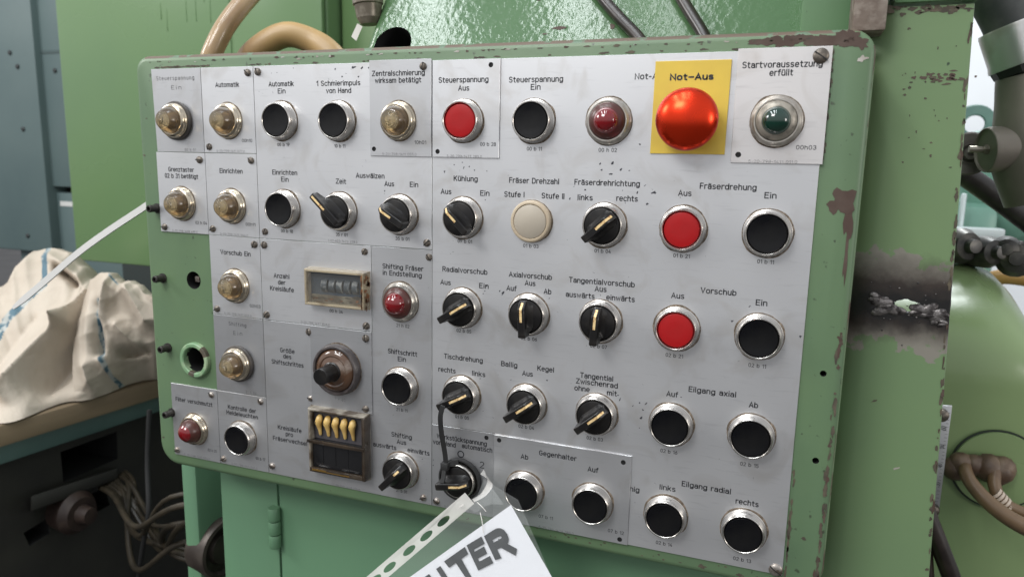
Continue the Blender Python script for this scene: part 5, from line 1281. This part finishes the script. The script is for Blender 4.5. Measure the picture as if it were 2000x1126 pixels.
slab('apron', ZB - .062, ZB - .0325, .012, .85, tex(mat('teal_apron', (0.085, 0.145, 0.13), 0.5), 8, 5, (0.06, 0.11, 0.10), .4, .7))
dark_mach = tex(mat('shade_darkened_frame', (0.016, 0.0155, 0.013), 0.6), 9, 6, (0.028, 0.027, 0.021), 0.4, 0.7)  # near-black colour stands in for the missing light under the bench
# frame under the bench with two openings
fr = tag(empty('shaded_machine', tuple(Vector((e0.x, e0.y, -1.3)))), 'machine frame with openings under the bench, shade darkened into its colour', 'machine'); ofr = Vector((e0.x, e0.y, -1.3))
XF = (e0.x + e1.x) / 2 - .035
q = NB()
def fpt(px, py): p = atx(px, py, XF); return (p.y, p.z)
oy0, oy1 = fpt(-200, 900)[0], fpt(420, 900)[0] 
outer_f = [(oy0 - .6, -1.3), (oy1 + .2, -1.3), (oy1 + .2, ZB - .064), (oy0 - .6, ZB - .064)]
hA = [fpt(*c) for c in ((118, 882), (228, 842), (230, 895), (124, 942))]; hB = [fpt(*c) for c in ((46, 1040), (92, 1012), (98, 1040), (58, 1066))]; hC = [fpt(*c) for c in ((150, 975), (205, 952), (215, 985), (170, 1010))]
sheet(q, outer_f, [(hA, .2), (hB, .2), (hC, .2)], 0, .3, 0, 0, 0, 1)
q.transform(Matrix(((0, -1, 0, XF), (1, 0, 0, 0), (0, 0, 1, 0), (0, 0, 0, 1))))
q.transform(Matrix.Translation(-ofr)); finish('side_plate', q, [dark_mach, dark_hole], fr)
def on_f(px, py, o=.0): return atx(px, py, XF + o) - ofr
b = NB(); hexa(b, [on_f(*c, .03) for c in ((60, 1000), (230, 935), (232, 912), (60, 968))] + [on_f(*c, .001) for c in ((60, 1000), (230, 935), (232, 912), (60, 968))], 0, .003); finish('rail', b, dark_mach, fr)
b = NB(); lathe_along(b, on_f(150, 1000, .03), (1, 0, 0), [(0, -.03), (.03, -.03), (.034, 0), (.026, .012), (.015, .012), (.012, .03), (0, .03)], 24); finish('knob', b, tex(mat('shaded_rusty_knob', (.022, .012, .009), .6), 60, 4, (.04, .025, .018), .4, .7), fr)  # brown of the knob lowered to carry the shade under the bench
hosem = tex(mat('shaded_beige_cable', (0.036, 0.028, 0.017), 0.5), 30, 4, (0.018, 0.015, 0.010), .4, .7)  # beige taken down almost to black, the shade is in the colour
rdm = random.Random(17)
for k in range(9):
    b = NB(); s0 = atx(196 + 6 * k, 952 - 4 * k, XF + .02); ex, ey = 330 + rdm.uniform(0, 40), 975 + k * 14 + rdm.uniform(-20, 20)
    e_ = at(ex, ey, .16 + .015 * k); m_ = (s0 + e_) / 2 + Vector((rdm.uniform(-.03, .04), rdm.uniform(-.06, .03), -.05 + rdm.uniform(-.05, .05)))
    tube(b, [s0, s0 * .72 + m_ * .28 + Vector((.01, 0, .004)), m_, e_, e_ + Vector((.1, .05, .02 * rdm.uniform(-1, 1)))], rdm.uniform(.0028, .0046), 10)
    tag(finish('shaded_cable', b, hosem), 'beige cable coloured dark for shade, sagging left of the pedestal', 'cable', 'beige cables coloured dark for the shade under the bench')
b = NB(); tube(b, [at(292, 800, .28), at(288, 900, .27), at(290, 1000, .25), at(280, 1060, .25), at(268, 1140, .25)], .0035, 10); tag(finish('black_wire', b, dark_hole), 'thin black wire hanging in the shade under the bench', 'wire')
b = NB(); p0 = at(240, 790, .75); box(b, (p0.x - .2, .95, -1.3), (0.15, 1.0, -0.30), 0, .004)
tag(finish('dark_backdrop', b, mat('shaded_back_plate', (.014, .022, .020), .7)), 'dark backdrop behind the beige cables, shade put into its colour', 'plate')  # added backdrop, its dark colour stands for the shade behind the cables
# sacks: woven cloth heaped on the bench
sack_m = tex(mat('woven_sack', (0.52, 0.455, 0.375), 0.75), 6, 5, (0.46, 0.395, 0.315), 0.4, 0.7, None, 0.35, 55, 0.006)
tex(sack_m, 9, 4, (0.30, 0.245, 0.18), 0.62, 0.8, None, 0.2, 800, 0.0004)
stripe = tex(mat('sack_stripe', (0.08, 0.15, 0.19), 0.7), 70, 3, (0.40, 0.42, 0.40), 0.46, 0.54)
def lerp_prof(P, x):
    for (x0_, y0_), (x1_, y1_) in zip(P, P[1:]):
        if x <= x1_:
            t_ = max(0, (x - x0_) / (x1_ - x0_)); t_ = t_ * t_ * (3 - 2 * t_); return y0_ + (y1_ - y0_) * t_
    return P[-1][1]
def sack(name, prof, base, u0, u1, Ytop, folds, stripes, seed, bulge, label, NU=150, NV=110):
    q_ = NB(); rows = []
    for i in range(NU + 1):
        u = u0 + (u1 - u0) * i / NU; T_ = at(u, lerp_prof(prof, u), Ytop); bpy_ = lerp_prof(base, u); B2 = atz(u, bpy_, ZB + .002); r_ = []
        for j in range(NV + 1):
            v = j / NV
            p = T_.lerp(B2, v) + Vector((.55, -.75, .35)) * (bulge * math.sin(math.pi * min(1, v * 1.0)) )
            py_ = lerp_prof(prof, u) + (bpy_ - lerp_prof(prof, u)) * v; h = 0
            for (ax_, ay_, bx_, by_, amp, wdt) in folds:
                dx, dy = bx_ - ax_, by_ - ay_; L2 = dx * dx + dy * dy; t_ = ((u - ax_) * dx + (py_ - ay_) * dy) / L2; tc_ = min(1, max(0, t_))
                dd = math.hypot(u - ax_ - dx * tc_, py_ - ay_ - dy * tc_); h += amp * (.55 * math.exp(-(dd / wdt) ** 2) + .45 * math.exp(-dd / (wdt * .55)))
            w1 = noise.noise(Vector((u * .006, py_ * .006, seed))) * 40
            h += .010 * noise.noise(Vector(((u + w1) * .008 + seed, (py_ + w1) * .009, seed))) + .0032 * (1 - abs(noise.noise(Vector(((u * .8 + py_ + w1) * .012 + seed, (py_ - u * .5) * .004, seed + 4)))) * 2) ** 3 + .0007 * noise.noise(Vector((u * .05, py_ * .04, seed)))
            fade = min(1, v * 10) * min(1, (1 - v) * 7 + .15)
            p = p + Vector((.45, -.8, .4)) * (h * fade); r_.append(q_.verts.new(p))
        # the back of the heap falls away behind the ridge
        back = [q_.verts.new(T_ + Vector((-.02, .03, -.006))), q_.verts.new(T_ + Vector((-.06, .10, -.05))), q_.verts.new(Vector((T_.x - .1, T_.y + .16, ZB)))]
        rows.append(back[::-1] + r_)
    for i in range(NU):
        for j in range(len(rows[0]) - 1):
            f = q_.faces.new((rows[i][j], rows[i][j + 1], rows[i + 1][j + 1], rows[i + 1][j]))
            u = u0 + (u1 - u0) * (i + .5) / NU; v = max(0, (j - 2.5) / NV); py_ = lerp_prof(prof, u) + (lerp_prof(base, u) - lerp_prof(prof, u)) * v
            for pts, wdt in stripes:
                for (ax_, ay_), (bx_, by_) in zip(pts, pts[1:]):
                    dx, dy = bx_ - ax_, by_ - ay_; t_ = min(1, max(0, ((u - ax_) * dx + (py_ - ay_) * dy) / (dx * dx + dy * dy)))
                    if math.hypot(u - ax_ - dx * t_, py_ - ay_ - dy * t_) < wdt: f.material_index = 1
    return tag(finish(name, q_, [sack_m, stripe], sharp=80), label, 'sack')
base = [(-140, 872), (0, 826), (150, 783), (300, 741), (340, 730)]
sack('woven_sack', [(-140, 585), (-60, 575), (0, 560), (25, 545), (48, 505), (66, 490), (100, 484), (130, 492), (158, 520), (176, 546), (196, 560), (230, 600)], base, -140, 232, .42,
     [(64, 500, 20, 620, .030, 22), (100, 500, 185, 560, .022, 16), (20, 640, -60, 800, .022, 26), (222, 545, 150, 640, .050, 20), (150, 640, 20, 770, .046, 22), (205, 640, 90, 765, -.040, 24), (116, 532, 150, 560, -.050, 7), (70, 640, 0, 740, -.016, 14), (60, 800, 190, 765, .020, 22)],
     [([(96, 484), (93, 540), (92, 570), (60, 605), (25, 660), (0, 710), (-40, 760)], 5.5)], 3, .02, 'cream woven sack with a blue stripe, tall left peak of the heap')
sack('woven_sack', [(150, 640), (166, 575), (178, 545), (198, 532), (214, 532), (226, 545), (236, 553), (250, 548), (266, 556), (285, 575), (330, 600)], base, 150, 335, .36,
     [(220, 545, 205, 620, .030, 18), (252, 560, 296, 630, .030, 16), (196, 600, 198, 690, -.030, 12), (200, 700, 255, 760, .020, 14), (240, 640, 285, 680, .026, 16), (245, 690, 290, 685, -.030, 9), (175, 720, 190, 770, .020, 14)],
     [([(196, 590), (198, 660), (206, 700), (228, 740), (255, 775)], 5.5), ([(214, 536), (232, 556)], 1.4)], 9, .022, 'cream woven sack with a pale blue stripe, right hump of the heap by the panel')
# white cable tie sticking out from behind the panel
tie_m = mat('white_nylon', (0.56, 0.555, 0.53), 0.38)
b = NB(); pts = spline([at(300, 392, .030), at(272, 411, .028), at(210, 452, .020), at(150, 496, .012), at(80, 556, .004), at(26, 601, -.004)], 10)
tube(b, pts, lambda t_: (1.0 if t_ < .9 else 1.0 - (t_ - .9) * 5), flat=(.0030, .0008), up=(0.3, -1, 0.25), raw=True)
tag(finish('white_cable_tie', b, tie_m), 'white nylon cable tie sticking out to the left of the panel', 'cable tie')
# black cable tie looped from one switch to the next
b = NB()
kb = [(865, 792, -.022), (860, 815, -.021), (863, 850, -.017), (869, 885, -.013), (871, 908, -.011)]
tube(b, [at(*c) for c in kb], 1.0, flat=(.0017, .0007), up=(0, -1, 0))
tube(b, [at(868, 905, -.012), at(866, 930, -.014), at(861, 950, -.016)], 1.0, flat=(.0016, .0007), up=(0, -1, 0))
c_ = at(870, 908, -.011); box(b, (c_.x - .003, c_.y - .003, c_.z - .003), (c_.x + .003, c_.y + .002, c_.z + .0028), 0, .0006)
tube(b, [at(872, 908, -.010), at(885, 903, -.008), at(895, 901, -.006)], 1.0, flat=(.0019, .0008), up=(0, -1, 0))
cx_, cz_ = colx(5) * MM, ROWZ[4] * MM
ring = [Vector((cx_ + .0158 * math.cos(t_), -.0030 - .0007 * math.sin(t_), cz_ + .0158 * math.sin(t_))) for t_ in [2 * math.pi * k / 48 for k in range(49)]]
rows = [[b.verts.new(p + Vector((k * math.cos(2 * math.pi * i / 48), 0, k * math.sin(2 * math.pi * i / 48))) + Vector((0, dy, 0))) for k, dy in ((0, -.0022), (.0012, -.0022), (.0012, .0022), (0, .0022))] for i, p in enumerate(ring)]
for a, c in zip(rows, rows[1:]):
    for k in range(4): b.faces.new((a[k], a[(k + 1) % 4], c[(k + 1) % 4], c[k]))
tag(finish('black_cable_tie', b, rubber), 'black cable tie looped round the lower switch and hooked on the switch above', 'cable tie')

# ------------------------------------------------------------------ punched plastic pocket with a printed sheet
film_m, _, _ = see_through(tex(mat('clear_film', (0.75, 0.78, 0.76), 0.08), 30, 3, None, .4, .6, None, 0.6, 28, 0.006), 0.10)
strip_m, _, _ = see_through(tex(mat('milky_strip', (0.80, 0.79, 0.74), 0.35), 40, 4, (0.7, 0.69, 0.64), .4, .7), 0.72)
Ys = -0.034
pk = tag(empty('plastic_pocket', tuple(at(905, 985, Ys))), 'clear punched plastic pocket hung from the lower switch over the panel edge', 'plastic pocket'); opk = at(905, 985, Ys)
def sp(px, py, o=0.0):               # the pocket sags towards the viewer further down
    yy = Ys - max(0, (py - 985)) * 0.00005 - o; return at(px, py, yy) - opk
A_, B2_ = Vector((912, 975)), Vector((700, 1156)); dirp = (B2_ - A_).normalized(); nrm2 = Vector((-dirp.y, dirp.x)) * -1
if nrm2.y < 0: nrm2 = -nrm2
def pocket_px(s_, t_): p = A_ + dirp * s_ + nrm2 * t_; return p.x, p.y
q = NB(); L_ = (B2_ - A_).length
NS_ = 80; rows = []
for i in range(NS_ + 1):
    s_ = L_ * i / NS_; rows.append([q.verts.new(sp(*pocket_px(s_, t_))) for t_ in (-15, -10, -9.9, 10, 10.1, 16)])
bmesh.ops.delete(q, geom=q.verts[:], context='VERTS')
# strip with real slots
slots = []
q = NB()
def to2(px, py): return (px, py)
outer2 = [pocket_px(-6, -13), pocket_px(L_, -13), pocket_px(L_, 15), pocket_px(-6, 15)]
if True:
    hs = []
    for k, sc in enumerate((62, 106, 150, 200, 238)):
        hs.append([pocket_px(sc + 15 * math.cos(a_), 2 + 6.2 * math.sin(a_)) for a_ in [2 * math.pi * j / 20 for j in range(20)]])
    ov = [q.verts.new((x, 0, y)) for x, y in outer2]; edges = [q.edges.new((ov[k], ov[(k + 1) % 4])) for k in range(4)]
    for h in hs:
        hv = [q.verts.new((x, 0, y)) for x, y in h]; edges += [q.edges.new((hv[k], hv[(k + 1) % len(hv)])) for k in range(len(hv))]
    bmesh.ops.triangle_fill(q, edges=edges, use_beauty=True, normal=(0, -1, 0))
    for v in q.verts: v.co = sp(v.co.x, v.co.z, .0002)
finish('punched_strip', q, strip_m, pk)
def film(name, pts, m, o=0.0, nsub=0):
    q_ = NB(); q_.faces.new([q_.verts.new(sp(x, y, o)) for x, y in pts])
    return finish(name, q_, m, pk)
film('film', [pocket_px(-6, 15.3), pocket_px(L_ * 1.1, 15.3), pocket_px(L_ * 1.1, 200), (1110, 1200), (1012, 975), (945, 935)], film_m, .0016)
# folded ends of the film by the switch
def ribbon(pts_a, pts_b, name, m):
    q_ = NB(); va = [q_.verts.new(p) for p in spline(pts_a, 8)]; vb = [q_.verts.new(p) for p in spline(pts_b, 8)]
    for k in range(len(va) - 1): q_.faces.new((va[k], va[k + 1], vb[k + 1], vb[k]))
    return finish(name, q_, m, pk, sharp=80)
milky2, _, _ = see_through(mat('folded_film', (0.82, 0.80, 0.76), 0.25), 0.62)
ribbon([at(945, 916, -.006) - opk, at(952, 938, -.008) - opk, at(940, 962, -.010) - opk, at(922, 974, -.012) - opk], [at(938, 925, -.016) - opk, at(962, 944, -.017) - opk, at(950, 966, -.018) - opk, at(926, 980, -.019) - opk], 'film_fold', milky2)
ribbon([at(908, 988, -.02) - opk, at(930, 976, -.024) - opk, at(960, 950, -.020) - opk], [at(930, 1000, -.03) - opk, at(955, 985, -.032) - opk, at(985, 985, -.030) - opk], 'film_fold', film_m)
for pa, pb in (((932, 980), (949, 998)), ((938, 1000), (944, 1040)), ((905, 984), (897, 990))):
    q_ = NB(); tube(q_, [sp(*pa, .002), sp((pa[0] + pb[0]) / 2 + 1, (pa[1] + pb[1]) / 2, .003), sp(*pb, .002)], .00035, 6, n=4); finish('crease', q_, milky2, pk)
# the sheet of paper
ps = tag(empty('printed_sheet', tuple(at(998, 985, Ys))), 'white paper sheet with bold dark letters in the plastic pocket', 'paper'); ops_ = at(998, 985, Ys)
def pp(px, py, o=0.0): return sp(px, py, o) + opk - ops_
E0, E1, E2 = Vector((998, 985)), Vector((800, 1126)), Vector((1078, 1126))
d1 = (E1 - E0); d2 = (E2 - E0)
q = NB(); n_ = 12; g_ = []
for i in range(n_ + 1):
    r_ = []
    for j in range(n_ + 1):
        p = E0 + d1 * (1.6 * i / n_) + d2 * (1.5 * j / n_); r_.append(q.verts.new(pp(p.x, p.y, .0006 + .0012 * math.sin(3 * i / n_) * (j / n_))))
    g_.append(r_)
for i in range(n_):
    for j in range(n_): q.faces.new((g_[i][j], g_[i][j + 1], g_[i + 1][j + 1], g_[i + 1][j]))
finish('paper', q, tex(mat('white_paper', (0.76, 0.77, 0.80), 0.6), 4, 3, (0.70, 0.71, 0.74), .4, .7), ps, sharp=80)
q = NB()
grey_ink = tex(mat('toner', (0.016, 0.018, 0.023), 0.5), 60, 3, (0.03, 0.031, 0.036), .4, .7)
LETTERS = {'R': [(940, 1043), (1004, 1083)], 'E': 0, 'T': 0, 'U': 0}
dbase = -d1.normalized()             # reading direction on the picture of the sheet
# every letter: four corners (upper left, upper right, lower right, lower left) on the sheet
CORN = {'R': ((945, 1046), (981, 1023), (1013, 1080), (968, 1094)), 'E': ((911, 1064), (941, 1046), (964, 1098), (934, 1113)), 'T': ((866, 1096), (909, 1066), (932, 1118), (903, 1142)), 'U': ((829, 1124), (859, 1103), (890, 1150), (860, 1170))}
for ch, (ul, ur, lr_, ll) in CORN.items():
    ul, ur, lr_, ll = map(Vector, (ul, ur, lr_, ll))
    def plc(u, v, ul=ul, ur=ur, lr_=lr_, ll=ll):
        a_ = u + .5; c2 = v + .5; p = (ll * (1 - a_) + lr_ * a_) * (1 - c2) + (ul * (1 - a_) + ur * a_) * c2
        return pp(p.x, p.y, .0010 + .0004)
    add_text(q, ch, 1.0, 1.0, 0.135, 0, plc)
finish('lettering', q, grey_ink, ps)

for par in (head, cab, post, ped):   # these parts were modelled in place
    for ch in par.children: ch.location = ch.location - par.location
